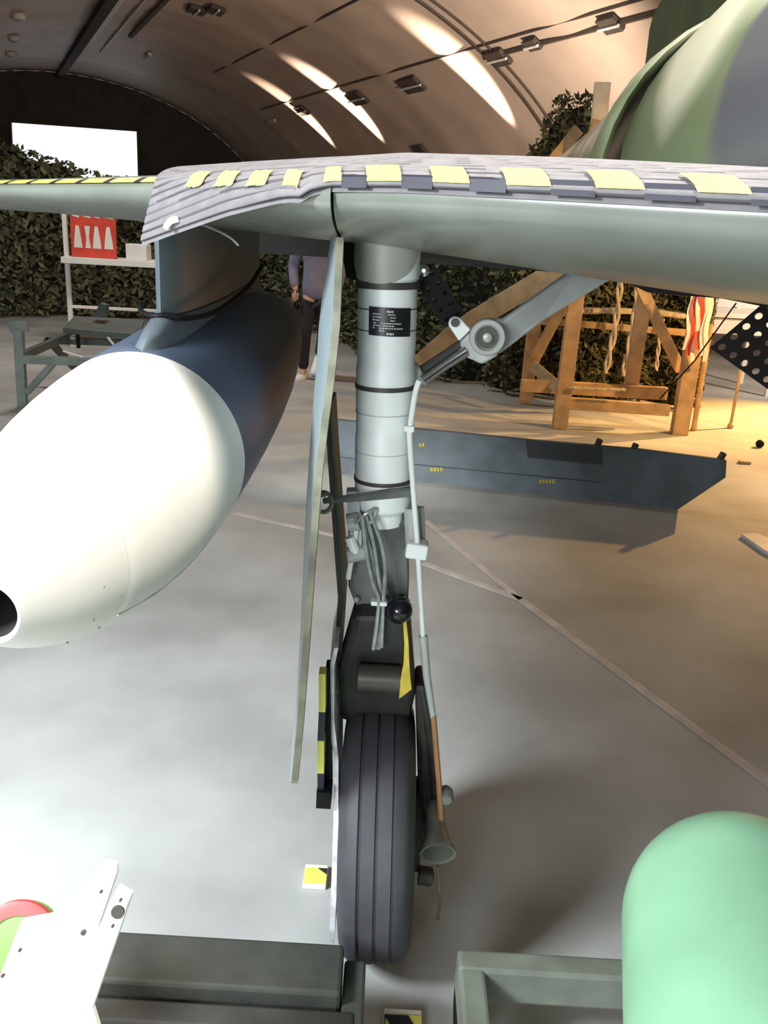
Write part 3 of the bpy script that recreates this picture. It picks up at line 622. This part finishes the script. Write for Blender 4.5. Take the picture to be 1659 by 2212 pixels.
# bomb trolley frame and green bomb at lower right
tr = thing('bomb_trolley', (.55, 1.2, 0), 'low grey-green tube frame under the green bomb', 'trolley')
def rail(a, b, wd, h, name='rail'):
    q = MB(); q.bar(a, b, wd, h); return q.build(name, FRAMEG, tr, smooth=False, bevel=.008)
p0 = flr(1018, 2072, .22); p1 = flr(1420, 2090, .22); p2 = flr(1018, 2300, .22)
p1.y = p0.y-.01; p2.x = p0.x
rail(p0+V((-.028, 0, -.045)), V((1.15, p0.y, .175)), .055, .09); rail(p0+V((0, .026, -.046)), V((p0.x, .75, .174)), .055, .088)
rail(V((.95, p0.y-.03, .175)), V((.95, .75, .175)), .055, .088)
for x, y in ((p0.x, p0.y), (p0.x, .8), (.95, p0.y), (.95, .8)):
    q = MB(); q.lathe((x-.02, y, .065), (1, 0, 0), [(0, .03), (0, .06), (.04, .06), (.04, .03)], 20); q.build('castor', BLACK, tr)
    q = MB(); q.bar((x, y, .065), (x, y, .14), .03, .03); q.build('castor_fork', FRAMEG, tr, smooth=False)
q = MB(); q.bar((p0.x, 1.05, .16), (.95, 1.05, .16), .04, .05); q.build('cradle', FRAMEG, tr, smooth=False)
yaw = R(13); bx = V((math.sin(yaw), math.cos(yaw), 0))
bo = V((.498, .35, .485))
bomb = thing('green_bomb', bo, 'big smooth light green bomb body lying at lower right', 'bomb')
BR = .215; LEN = 1.12
pr_ = [(0, BR), (LEN-.20, BR)]+[(LEN-.20+.20*math.sin(R(90*k/10)), BR*math.cos(R(90*k/10))**.8 if k < 10 else .002) for k in range(1, 11)]
q = MB(); q.lathe(bo, bx, pr_, 64); q.build('body', GREENB, bomb, ang=50)
q = MB(); q.lathe(bo+bx*(LEN-.01), bx, [(0, .03), (.012, .026), (.016, .01)], 16); q.build('nose_plug', mat('brass', (.6, .42, .15), .3, .7), bomb)
for k in (.3, .62):
    q = MB(); q.tube([bo+bx*k+V((0, 0, BR-.004))+bx*.02*math.cos(a)*1.0+V((0, 0, .03*math.sin(a))) for a in [math.pi*j/8 for j in range(9)]], .005, 8); q.build('lug', FRAMEG, bomb)
# green drum with a red band at lower left
dc = thing('lime_drum', at(30, 2120, 1.0), 'lime green cylinder end with a red rim behind white bracket', 'drum')
o = at(34, 2042, 1.10); dax = (V((0.05, -1, .62))).normalized()
q = MB(); q.lathe(o-dax*.05, dax, [(0, .060), (.036, .060)], 36); q.build('drum_body', LIME, dc)
q = MB(); q.lathe(o-dax*.014, dax, [(0, .060), (0, .069), (.014, .069), (.016, .065), (.016, .046), (.008, .046)], 40, cap=False); q.build('red_rim', mat('rim_red', (.50, .06, .06), .5), dc)
q = MB(); q.lathe(o-dax*.012, dax, [(0, .047), (.010, .047), (.012, .040), (.016, .001)], 36); q.build('green_cap', LIME, dc)
# white bracket plates at lower left
wbk = thing('white_bracket', at(140, 2150, .95), 'white painted bracket of two overlapping plates with holes at lower left', 'bracket')
def wplate(pts, Y, d, holes, name):
    q = MB(); q.prism([at(x, y, Y+dy) for x, y, dy in pts], d); o = q.build(name, WHITEP, wbk, smooth=False, bevel=.002)
    for hx, hy, hr, el in holes:
        q = MB(); c = at(hx, hy, Y); n_ = -ray(hx, hy).normalized(); n2 = V((0, -1, .25)).normalized()
        q.lathe(c+V((0, -.0035, .001)), n2, [(-.003, hr), (.0012, hr), (.0012, 0)], 18)
        o2 = q.build('hole', BAND, o)
wplate([(222, 1860, .03), (252, 1868, .03), (253, 1885, .03), (186, 2080, 0), (160, 2240, -.02), (-40, 2240, -.02), (-10, 2130, 0), (45, 1990, 0), (110, 1978, .01)], .98, (0, .012, -.004), ((220, 1924, .0022, 1), (182, 2012, .004, 1), (45, 2050, .0022, 1), (8, 2105, .0025, 1)), 'rear_plate')
wplate([(255, 1915, .02), (285, 1932, .02), (200, 2178, 0), (225, 2260, 0), (60, 2260, 0), (195, 2040, .01)], .955, (0, .012, -.004), ((256, 1968, .0095, 1), (262, 1942, .002, 1), (245, 1998, .002, 1)), 'front_plate')
p = at(90, 2236, .992); q = MB(); q.bar((p.x, p.y+.002, 0), (p.x, p.y+.002, p.z), .05, .03); q.box((p.x, p.y, .01), (.16, .16, .02)); q.build('stand_post', WHITEP, wbk, smooth=False)
q = MB(); q.tube([V((o.x, o.y+.04, 0)), V((o.x, o.y+.04, o.z-.06)), o-dax*.045], .012, 10); q.build('stem', BLACK, dc)
q = MB(); q.lathe((o.x, o.y+.04, 0), (0, 0, 1), [(0, .038), (.012, .038), (.02, .015)], 20); q.build('foot_disc', BLACK, dc)
# grey-white sheet and scraps on the floor, right
p = [flr(1600, 1160), flr(1632, 1158), flr(1740, 1200), flr(1740, 1240), flr(1650, 1195)]
q = MB(); q.prism(p, (0, 0, .02)); tag(q.build('floor_sheet', mat('sheet', (.62, .62, .68), .5), smooth=False), 'pale grey sheet lying on the floor at the right edge', 'sheet')
p = flr(1640, 966); q = MB(); q.ball(p+V((0, 0, .03)), .035, 10); tag(q.build('rubber_puck', BLACK), 'small dark round puck on the bright floor at right', 'puck')
p = flr(1608, 1001); q = MB(); q.box(p+V((0, 0, .01)), (.09, .05, .02)); tag(q.build('wood_offcut', WOOD, smooth=False, bevel=.004), 'small brown wood offcut on the warm floor', 'offcut')
# blue-grey flap panel standing behind the gear
pn = thing('flap_panel', flr(1180, 1092), 'long blue-grey metal panel with cut corner standing behind the gear', 'panel')
bl, br = flr(715, 1020), flr(1465, 1101)
ex = (br-bl).normalized(); ey = V((-ex.y, ex.x, 0)); Lp = (br-bl).length
hv = (V((0, 0, 1))+ey*.35).normalized()
def pp(x, h): return bl+ex*x+hv*h
def inv(px, py):
    # pixel onto the leaning panel plane
    n_ = ex.cross(hv); d = ray(px, py); s = (bl-C0).dot(n_)/d.dot(n_); P_ = C0+d*s; return (P_-bl).dot(ex), (P_-bl).dot(hv)
out = [inv(*p) for p in ((1195, 1090), (1380, 1107), (1465, 1101), (1568, 1032), (1570, 994), (1380, 970), (1145, 950), (900, 926), (720, 905), (715, 1020))]
q = MB(); q.prism([pp(x, h) for x, h in out], ey*.035); q.build('panel_skin', PANELB, pn, smooth=False, bevel=.006)
q = MB(); q.prism([pp(*inv(*p))-ey*.004 for p in ((1135, 951), (1302, 966), (1302, 1004), (1140, 988))], ey*.02); q.build('dark_patch', PANELD, pn, smooth=False)
for p in ((1297, 950, 1287, 972), (1375, 960, 1368, 975), (1565, 980, 1555, 996)):
    q = MB(); q.bar(pp(*inv(p[2], p[3]))+ey*.02, pp(*inv(p[0], p[1]))+ey*.02, .03, .03); q.build('hinge_lug', PANELD, pn, smooth=False)
q = MB(); q.rings([[pp(*inv(720, 985))-ey*.003, pp(*inv(720, 987))-ey*.003], [pp(*inv(1300, 1040))-ey*.003, pp(*inv(1300, 1043))-ey*.003]], close=False); q.build('panel_line', PANELD, pn)
for (x0, y0, wd) in ((930, 1018, 26), (1165, 1044, 32), (905, 965, 12)):
    q = MB()
    x = x0
    while x < x0+wd:
        q.prism([pp(*inv(x, y0))-ey*.003, pp(*inv(x+5, y0))-ey*.003, pp(*inv(x+4, y0-8))-ey*.003, pp(*inv(x, y0-8))-ey*.003], ey*.002); x += 7
    q.build('yellow_stencil', RIBY, pn, smooth=False)
# ------------------------------------------------------------------ left background: trolley, rack, person
tl = thing('steel_trolley', flr(70, 860), 'grey-green steel bench with raised plate behind the drop tank', 'bench')
YT = 7.0
def T(px, py, dY=0): return at(px, py, YT+dY)
def post(name, a, b, w1, w2, mt=OLIVE, par=tl):
    q = MB(); q.bar(a, b, w1, w2); return q.build(name, mt, par, smooth=False, bevel=.006)
bottom = T(45, 700); bottom = V((T(48, 860).x, YT, 0.0))
post('leg', bottom, T(40, 712), .075, .06); post('top_rail', T(45, 776), T(330, 786), .09, .06); post('brace', T(58, 848), T(118, 782), .05, .05)
post('cap', T(20, 708), T(60, 704), .03, .09)
post('side_rail', T(50, 768), T(155, 722, .9), .05, .07, DOLIVE)
post('leg', V((T(48, 860).x+1.3, YT, 0)), T(330, 786), .075, .06)
post('leg', V((T(48, 860).x+.3, YT+.9, 0)), T(100, 730, .9), .06, .06, DOLIVE); post('leg', V((T(48, 860).x+1.5, YT+.9, 0)), T(330, 735, .9), .06, .06, DOLIVE)
post('cross_rail', T(100, 735, .9), T(330, 742, .9), .06, .06, DOLIVE)
q = MB(); q.prism([T(135, 708, .5), T(300, 722, .5), T(312, 690, 1.0), T(160, 682, 1.0)], (0, 0, -.05)); q.build('raised_plate', DOLIVE, tl, smooth=False, bevel=.008)
post('plate_support', T(167, 712, .6), T(170, 752, .6), .03, .03, BLACK); post('plate_support', T(285, 715, .6), T(285, 755, .6), .03, .03, BLACK)
post('pale_lever', T(135, 758), T(180, 772), .014, .014, WHITEP); post('pale_lever', T(232, 728, .3), T(246, 745, .3), .018, .018, WHITEP)
q = MB(); q.lathe(T(158, 728, .3), (0, -1, 0), [(0, .02), (.03, .02), (.04, .008)], 12); q.build('bolt', CHROME, tl)
q = MB(); q.prism([T(200, 684, .8), T(228, 684, .8), T(228, 660, .8), T(216, 655, .8)], (0, .1, 0)); q.build('stop_wedge', DOLIVE, tl, smooth=False)
rk = thing('white_rack', flr(150, 720), 'white tube rack with a shelf behind the wing pylon', 'rack')
YR = 10.2
def K(px, py, dY=0): return at(px, py, YR+dY)
b0 = K(153, 690); rl = V((b0.x, YR, 0)); rt = V((b0.x, YR, K(147, 478).z)); 
post('upright', rl, V((b0.x, YR, 1.75)), .05, .05, WHITEP, rk)
xr = K(420, 560).x
post('upright', V((xr, YR+.1, 0)), V((xr, YR+.1, 1.75)), .05, .05, WHITEP, rk)
z1 = K(153, 553).z; z2 = K(153, 662).z
q = MB(); q.prism([(b0.x, YR-.2, z1), (xr, YR-.1, z1), (xr, YR+.3, z1), (b0.x, YR+.2, z1)], (0, 0, -.07)); q.build('shelf', WHITEP, rk, smooth=False, bevel=.005)
post('lower_rail', (b0.x, YR, z2), (xr, YR+.1, z2), .035, .035, WHITEP, rk)
z3 = 1.75; post('top_rail', (b0.x, YR, z3), (xr, YR+.1, z3), .035, .035, WHITEP, rk)
# red sign and boxes on the shelf
sg = thing('red_sign', K(200, 540, -.05), 'red board with four white bell shapes on the white rack', 'sign')
c0, c1, c2, c3 = K(154, 536, -.1), K(251, 538, -.1), K(250, 494, -.1), K(153, 490, -.1)
for c_ in (c0, c1): c_.z = z1+.005
c2.z = c3.z = 1.745
q = MB(); q.prism([c0, c1, c2, c3], (0, .03, 0)); q.build('board', REDP, sg, smooth=False)
q = MB(); wd = c1.x-c0.x; hh = c2.z-c0.z
for k, (fx, fw) in enumerate(((.16, .19), (.38, .12), (.58, .19), (.84, .2))):
    X = c0.x+wd*fx; y = c0.y-.004; zb = c0.z+hh*.14; zt_ = c0.z+hh*.48; ww = wd*fw/2
    if k == 1: q.prism([(X-ww, y, zb), (X+ww, y, zb), (X+ww*.5, y, zb+(zt_-zb)*.5), (X+ww, y, zt_), (X-ww, y, zt_), (X-ww*.5, y, zb+(zt_-zb)*.5)], (0, .003, 0))
    else: q.prism([(X-ww, y, zb), (X+ww, y, zb), (X+ww*.8, y, zb+(zt_-zb)*.4), (X+ww*.35, y, zt_), (X-ww*.35, y, zt_), (X-ww*.8, y, zb+(zt_-zb)*.4)], (0, .003, 0))
for fx, fw in ((.14, .14), (.38, .16), (.6, .12), (.86, .2)):
    X = c0.x+wd*fx; q.prism([(X-wd*fw/2, c0.y-.004, c0.z+hh*.62), (X+wd*fw/2, c0.y-.004, c0.z+hh*.6), (X+wd*fw/2.3, c0.y-.004, c0.z+hh*.8), (X-wd*fw/2.3, c0.y-.004, c0.z+hh*.82)], (0, .003, 0))
q.build('white_print', WHITEP, sg, smooth=False)
def smallbox(pxa, pxb, pyt, mt, label, cat='box', name='white_box', dY=-.05):
    a, b = K(pxa, 545, dY), K(pxb, 545, dY); zt_ = K((pxa+pxb)/2, pyt, dY).z
    q = MB(); q.box(((a.x+b.x)/2, YR+.02, z1+.001+(zt_-z1)/2), (b.x-a.x, .2, zt_-z1), None); return tag(q.build(name, mt, smooth=False, bevel=.008), label, cat)
smallbox(273, 318, 528, WHITEP, 'white box on the rack shelf right of the red sign')
a, b = K(253, 509), K(306, 512); q = MB(); q.box(((a.x+b.x)/2+.05, YR+.12, 1.745+.0), (b.x-a.x+.1, .05, .05)); tag(q.build('yellow_tube', mat('tube_yellow', (.85, .72, .22), .5), smooth=False, bevel=.01), 'yellow strip across the top of the white rack', 'strip')
# white stub beside the pylon
p = at(525, 612, 9.0); sp = thing('white_post', (p.x, p.y, 0), 'slim white post in front of the netting beside the pylon', 'post')
q = MB(); q.tube([V((p.x, p.y, 0)), V((p.x, p.y, at(527, 588, 9).z))], .028, 10); q.build('shaft', WHITEP, sp)
q = MB(); q.lathe((p.x, p.y, 0), (0, 0, 1), [(0, .14), (.02, .14), (.03, .04)], 16); q.build('base', WHITEP, sp)
# person walking, seen between wing and gear door
ps = thing('person', flr(668, 818), 'person walking in grey-lilac jacket, dark trousers and white shoes', 'person')
P0 = V((flr(655, 816).x, flr(668, 818).y, 0))
def skinned(name, verts, edges, radii, mt, par, root=0, lv=2):
    me = bpy.data.meshes.new(name); me.from_pydata([tuple(v) for v in verts], edges, []); o = bpy.data.objects.new(name, me); COL.objects.link(o)
    me.materials.append(mt); o.parent = par; me.transform(Matrix.Translation(-par.location))
    md = o.modifiers.new('Skin', 'SKIN'); md.use_smooth_shade = True; md.branch_smoothing = .6
    for i, r_ in enumerate(radii): me.skin_vertices[0].data[i].radius = r_ if isinstance(r_, tuple) else (r_, r_)
    me.skin_vertices[0].data[root].use_root = True
    sb = o.modifiers.new('Subdivision', 'SUBSURF'); sb.levels = sb.render_levels = lv
    return o
def pv(x, y, z): return P0+V((x, y, z))
body_v = [pv(.12, 0, .93), pv(.12, 0, 1.12), pv(.12, -.01, 1.34), pv(.12, -.01, 1.46), pv(.12, -.02, 1.54), pv(.12, -.03, 1.62), pv(.12, -.03, 1.70),
          pv(.03, 0, .88), pv(.02, -.10, .50), pv(0, .0, .10), pv(0, -.10, .05), pv(.21, 0, .88), pv(.20, .10, .48), pv(.14, .30, .18), pv(.13, .22, .10),
          pv(-.06, -.01, 1.40), pv(-.12, .03, 1.13), pv(-.09, -.08, .90), pv(.30, -.01, 1.40), pv(.36, .0, 1.13), pv(.33, -.10, .90)]
body_e = [(0, 1), (1, 2), (2, 3), (3, 4), (4, 5), (5, 6), (0, 7), (7, 8), (8, 9), (9, 10), (0, 11), (11, 12), (12, 13), (13, 14), (2, 15), (15, 16), (16, 17), (2, 18), (18, 19), (19, 20)]
body_r = [(.13, .10), (.12, .09), (.14, .10), (.07, .07), (.055, .06), (.08, .095), (.06, .07), .085, .055, .04, .035, .085, .055, .04, .035, .055, .042, .03, .055, .042, .03]
skinned('body', body_v, body_e, body_r, SKIN, ps)
jk_v = [pv(.12, 0, .80), pv(.12, 0, .95), pv(.12, 0, 1.15), pv(.12, -.01, 1.36), pv(.12, -.01, 1.47), pv(-.07, -.01, 1.40), pv(-.13, .03, 1.13), pv(-.10, -.07, .93), pv(.31, -.01, 1.40), pv(.37, .0, 1.13), pv(.34, -.09, .93)]
skinned('jacket', jk_v, [(0, 1), (1, 2), (2, 3), (3, 4), (3, 5), (5, 6), (6, 7), (3, 8), (8, 9), (9, 10)], [(.17, .13), (.17, .13), (.16, .12), (.17, .13), (.075, .08), .075, .058, .048, .075, .058, .048], JACK, ps)
tv = [pv(.12, 0, .92), pv(.03, 0, .78), pv(.02, -.10, .50), pv(0, .0, .09), pv(.21, 0, .78), pv(.20, .10, .48), pv(.14, .29, .20)]
skinned('trousers', tv, [(0, 1), (1, 2), (2, 3), (0, 4), (4, 5), (5, 6)], [(.14, .12), .10, .072, .058, .10, .072, .056], TROU, ps)
def shoe(a, d, par):
    d = V(d).normalized(); up_ = V((0, 0, 1)); sd = d.cross(up_).normalized(); up_ = sd.cross(d)
    q = MB(); rows = []
    for t, w_, h in ((-.08, .030, .06), (-.06, .042, .085), (0, .042, .08), (.08, .048, .055), (.15, .045, .045), (.19, .025, .03)):
        rows.append([a+d*t+sd*w_*x+up_*h*z for x, z in ((-1, 0), (-1, .5), (-.6, 1), (.6, 1), (1, .5), (1, 0))])
    q.rings(rows); return q.build('shoe', SHOE, par, bevel=.004, ang=60)
shoe(pv(0, -.02, 0.0), (-.25, -1, 0), ps); shoe(pv(.13, .27, .12), (-.2, -1, -.7), ps)
q = MB(); q.lathe(pv(.12, -.02, 1.66), (0, .15, 1), [(-.03, .097), (.03, .105), (.09, .085), (.125, .03), (.13, .001)], 20); q.build('hair', HAIR, ps)
for sx in (-1, 1):
    for f in range(4):
        bx0 = pv(.12+sx*(.21), -.09, .885) if sx < 0 else pv(.33, -.11, .885)
        q = MB(); b_ = bx0+V(((f-1.5)*.017, -.005*f, 0)); Lf = (.07, .08, .075, .06)[f]; q.tube([b_, b_+V((0, -.012, -Lf*.5)), b_+V((0, -.005, -Lf))], [.0095, .009, .007], 8); q.build('finger', SKIN, ps)
    q = MB(); b_ = (pv(-.09, -.10, .90) if sx < 0 else pv(.33, -.12, .90)); q.tube([b_, b_+V((0, -.03, -.02)), b_+V((0, -.045, -.05))], [.011, .010, .008], 8); q.build('thumb', SKIN, ps)
# ------------------------------------------------------------------ camouflage netting
def netting(name, line, label, n, size, zlow=0.02, mt=NETL, seed=1, back=True):
    # line: (x, y, height); a wavy curtain of ragged leaf scraps on a dark net
    rn = random.Random(seed); t = thing(name, (line[0][0], line[0][1], 0), label, 'netting')
    pts = [V((x, y, 0)) for x, y, h in line]; hs = [h for _, _, h in line]
    seg = [(b-a).length for a, b in zip(pts, pts[1:])]; tot = sum(seg)
    def P(u):
        l = u*tot
        for i, s in enumerate(seg):
            if l <= s or i == len(seg)-1: 
                k = min(1, l/s); return pts[i].lerp(pts[i+1], k), hs[i]+(hs[i+1]-hs[i])*k, (pts[i+1]-pts[i]).normalized()
            l -= s
    if back:
        q = MB(); N_ = max(12, int(tot*5)); rows = []
        for i in range(N_+1):
            p, h, d = P(i/N_); nn = V((-d.y, d.x, 0)); wv = .10*math.sin(i*.9)+.05*math.sin(i*2.3)
            rows.append([p+nn*(wv*(1-.5*k/6)+.06)+V((0, 0, zlow+(h*.97-zlow)*k/6+(.05*math.sin(i*1.7) if k == 6 else 0))) for k in range(7)])
        q.rings(rows, close=False); q.build('net_backing', NETB, t)
    q = MB()
    for i in range(n):
        u = rn.random(); p, h, d = P(u); nn = V((-d.y, d.x, 0)); wv = .10*math.sin(u*tot*5*.9)+.05*math.sin(u*tot*5*2.3)
        z = zlow+.03+(h-zlow)*rn.random(); c = p+nn*(wv*(1-.5*z/h)+rn.uniform(-.10, .02))+V((0, 0, z))
        s = size*rn.uniform(.5, 1.3); ax = V((rn.gauss(0, 1), rn.gauss(0, 1), rn.gauss(0, 1))).normalized(); bx_ = ax.orthogonal().normalized()
        q.add([c-ax*s*.6, c+bx_*s*rn.uniform(.2, .45), c+ax*s*.6, c-bx_*s*rn.uniform(.2, .45)+ax*s*.1], [(0, 1, 2, 3)])
    q.build('leaf_scraps', mt, t, smooth=False, kind='stuff')
    return t
netting('camouflage_netting', [(-9.0, 10.8, 2.4), (-5.6, 12.4, 2.35), (-4.2, 12.9, 1.95), (-2.4, 12.8, 1.9), (-.4, 12.6, 2.0)], 'dark camouflage netting hung behind the white rack', 15000, .10, seed=2)
netting('camouflage_netting', [(-.75, 11.6, 1.9), (.4, 9.6, 2.0), (1.15, 9.2, 2.1)], 'mossy camouflage netting between the gear leg and timber stand', 6000, .08, seed=3)
nA, nB, nC, nD = [at(x, y, 8.75) for x, y in ((1140, 345), (1207, 206), (1290, 214), (1345, 345))]
netting('camouflage_netting', [(nA.x-.12, 9.0, nA.z-.25), (nA.x, 8.75, nA.z), (nB.x, 8.75, nB.z), (nC.x, 8.75, nC.z), (nD.x, 8.75, nD.z), (3.1, 8.6, 1.6)], 'camouflage netting draped over the timber stand at right', 11000, .075, seed=4)
# ------------------------------------------------------------------ timber stand at right
YS = 7.45
ts = thing('timber_stand', flr(1210, 925), 'pale timber stand with braces behind the side stay', 'timber stand')
def Q(px, py, dY=0): return at(px, py, YS+dY)
def timber(name, a, b, w1=.12, w2=.06):
    q = MB(); q.bar(a, b, w1, w2, ref=(0, 1, 0)); return q.build(name, WOOD, ts, smooth=False, bevel=.004)
def grounded(p): return V((p.x, p.y, 0.0))
p = flr(1208, 926); timber('post', V((p.x, p.y, 0)), Q(1255, 560), .13, .07)
p = flr(1466, 938); timber('post', V((p.x, p.y, 0)), at(1528, 560, p.y), .14, .09)
timber('post', grounded(Q(1135, 870, .9)), Q(1160, 640, .9), .12, .07)
timber('post', Q(1362, 842, .3), Q(1405, 560, .3), .12, .07)
timber('beam', Q(1125, 832, .25), Q(1440, 850, .25), .11, .07); timber('beam', Q(1215, 870), Q(1445, 886), .10, .07)
timber('beam', Q(1130, 690, .9), Q(1500, 720, .9), .06, .06)
timber('brace', Q(1375, 600, .2), Q(1470, 800, .2), .09, .05); timber('brace', Q(1225, 640, .2), Q(1148, 790, .6), .09, .05); timber('brace', Q(1150, 790, .5), Q(1215, 845, .1), .10, .05)
timber('leaning_plank', at(1225, 572, 6.4), at(1000, 705, 6.9), .15, .04); 
q = MB(); a = at(1000, 705, 6.9); b = at(890, 800, 7.2); q.bar(a, b, .15, .04, ref=(0, 1, 0)); q.build('leaning_plank', WOOD, ts, smooth=False)
q = MB(); q.bar(Q(1285, 345, .6), Q(1302, 178, .6), .13, .06, ref=(0, 1, 0)); q.build('top_post', mat('lit_timber_cream', (.80, .70, .52), .6), ts, smooth=False, bevel=.004); timber('top_brace', Q(1150, 400, .6), Q(1250, 280, .7), .10, .05); timber('top_brace', Q(1262, 345, .55), Q(1292, 260, .55), .09, .05)  # top post coloured cream to stand for warm light falling on it
def garland(pts, label, r=.028, group=None):
    pts = smoothpath(pts, 8); t = thing('rope_garland', pts[-1], label, 'garland', group)
    for s in range(2):
        q = MB(); hp = []
        for i, p in enumerate(pts):
            a = i*.9+math.pi*s; hp.append(p+V((math.cos(a)*r*.7, math.sin(a)*r*.7, 0)))
        q.tube(hp, r*.55, 6); q.build('strand', ROPEM, t)
garland([Q(1342, 590, .75), Q(1330, 700, .75), Q(1308, 806, .75)], 'left pale twisted garland hanging in the timber stand')
garland([Q(1382, 590, .75), Q(1368, 700, .75), Q(1346, 812, .75)], 'middle pale twisted garland hanging in the timber stand')
garland([Q(1432, 690, .8), Q(1424, 740, .8), Q(1418, 800, .8)], 'short pale twisted garland right of the centre post', .018)
garland([Q(1236, 838, -.1), Q(1290, 840, -.1), Q(1350, 842, -.1)], 'pale garland lying along the lower beam of the timber stand', .022)
garland([Q(1180, 690, 1.0), Q(1250, 672, 1.03), Q(1400, 674, 1.03), Q(1470, 682, 1.0)], 'pale bushy garland strung behind the timber posts', .05)
# red and white streamer bundle on the right post
stt = thing('warning_streamer', at(1515, 625, 7.3), 'red and white streamers hanging on the right timber post', 'streamer')
for k, (x, mt_) in enumerate(((1500, WHITEP), (1508, REDP), (1516, WHITEP), (1524, REDP), (1533, WHITEP), (1540, WHITEP))):
    q = MB(); rows = []
    for j in range(9):
        y = 615+(22+2*(k % 3))*j*.8; c = at(x-(j*2.4)+3*math.sin(j*1.3+k), y, 7.3+.02*math.sin(j+k)); rows.append([c+V((-.02, 0, 0)), c+V((.02, .012, 0)), c+V((.02, .016, 0)), c+V((-.02, .004, 0))])
    q.rings(rows); q.build('streamer', mt_, stt)
# guy wire, table, stools
q = MB(); q.tube([at(1425, 862, 7.2), at(1500, 780, 7.0), at(1590, 655, 6.6)], .006, 6); tag(q.build('guy_wire', BLACK), 'thin dark wire slanting past the right timber post', 'wire')
tb = thing('white_table', flr(1600, 880), 'white table standing in the warm light at right', 'table')
x0_, x1_ = at(1510, 690, 9.6).x, at(1700, 690, 9.6).x; zt2 = at(1560, 680, 9.6).z
q = MB(); q.box(((x0_+x1_)/2, 10.0, zt2), (x1_-x0_, .9, .05)); q.build('table_top', WHITEP, tb, smooth=False, bevel=.006)
q = MB(); q.box(((x0_+x1_)/2, 9.6, zt2-.12), (x1_-x0_-.1, .03, .16)); q.build('apron', WHITEP, tb, smooth=False)
for x in (x0_+.05, x1_-.05):
    for y in (9.6, 10.4):
        q = MB(); q.bar((x, y, 0), (x, y, zt2-.03), .05, .05); q.build('leg', WHITEP, tb, smooth=False)
bd = thing('white_board', (x0_+.6, 10.3, zt2), 'tall white board standing on the far edge of the white table', 'board')
q = MB(); q.box(((x0_+x1_)/2+.1, 10.3, zt2+.026+.42), (x1_-x0_+.2, .03, .84)); q.build('panel', WHITEP, bd, smooth=False, bevel=.004)
for x in (x0_+.3, x1_-.3):
    q = MB(); q.bar((x, 10.22, zt2+.035), (x, 10.36, zt2+.035), .04, .02); q.build('foot', WHITEP, bd, smooth=False)
def stick(px0, py0, px1, py1, label, w_=.035):
    p = flr(px0, py0); q = MB(); e = at(px1, py1, p.y+.02); q.tube([V((p.x, p.y, 0)), e], w_/2, 8); q.ball(V((p.x, p.y, .02)), .03, 8); tag(q.build('slim_stake', WOOD), label, 'stake')
stick(1498, 930, 1535, 700, 'slim wooden stake right of the right timber post', .05); stick(1577, 925, 1600, 800, 'thin wooden stake on the brightest floor', .03)
# warm lamps at the right behind the aircraft
floodlight((5.3, 8.9, 1.8), (3.85, 7.7, 0), 1050, 82, WARM, 'warm floodlight behind the airbrake shining on the floor', .75)
floodlight((5.4, 7.9, 2.3), (4.1, 10.2, .9), 260, 60, WARM2, 'added unseen warm light aimed at the white table', .6)  # unseen lamp added to brighten the table and board
floodlight((3.9, 6.2, 2.1), (1.8, 7.9, .9), 240, 85, WARM, 'added unseen warm light right of the timber stand', .8)  # unseen lamp added to brighten the front of the timber
floodlight((2.2, 10.6, 1.5), (0.6, 15.8, 4.6), 1100, 100, WARM2, 'warm floodlight behind the netting aimed up at the vault', .95)
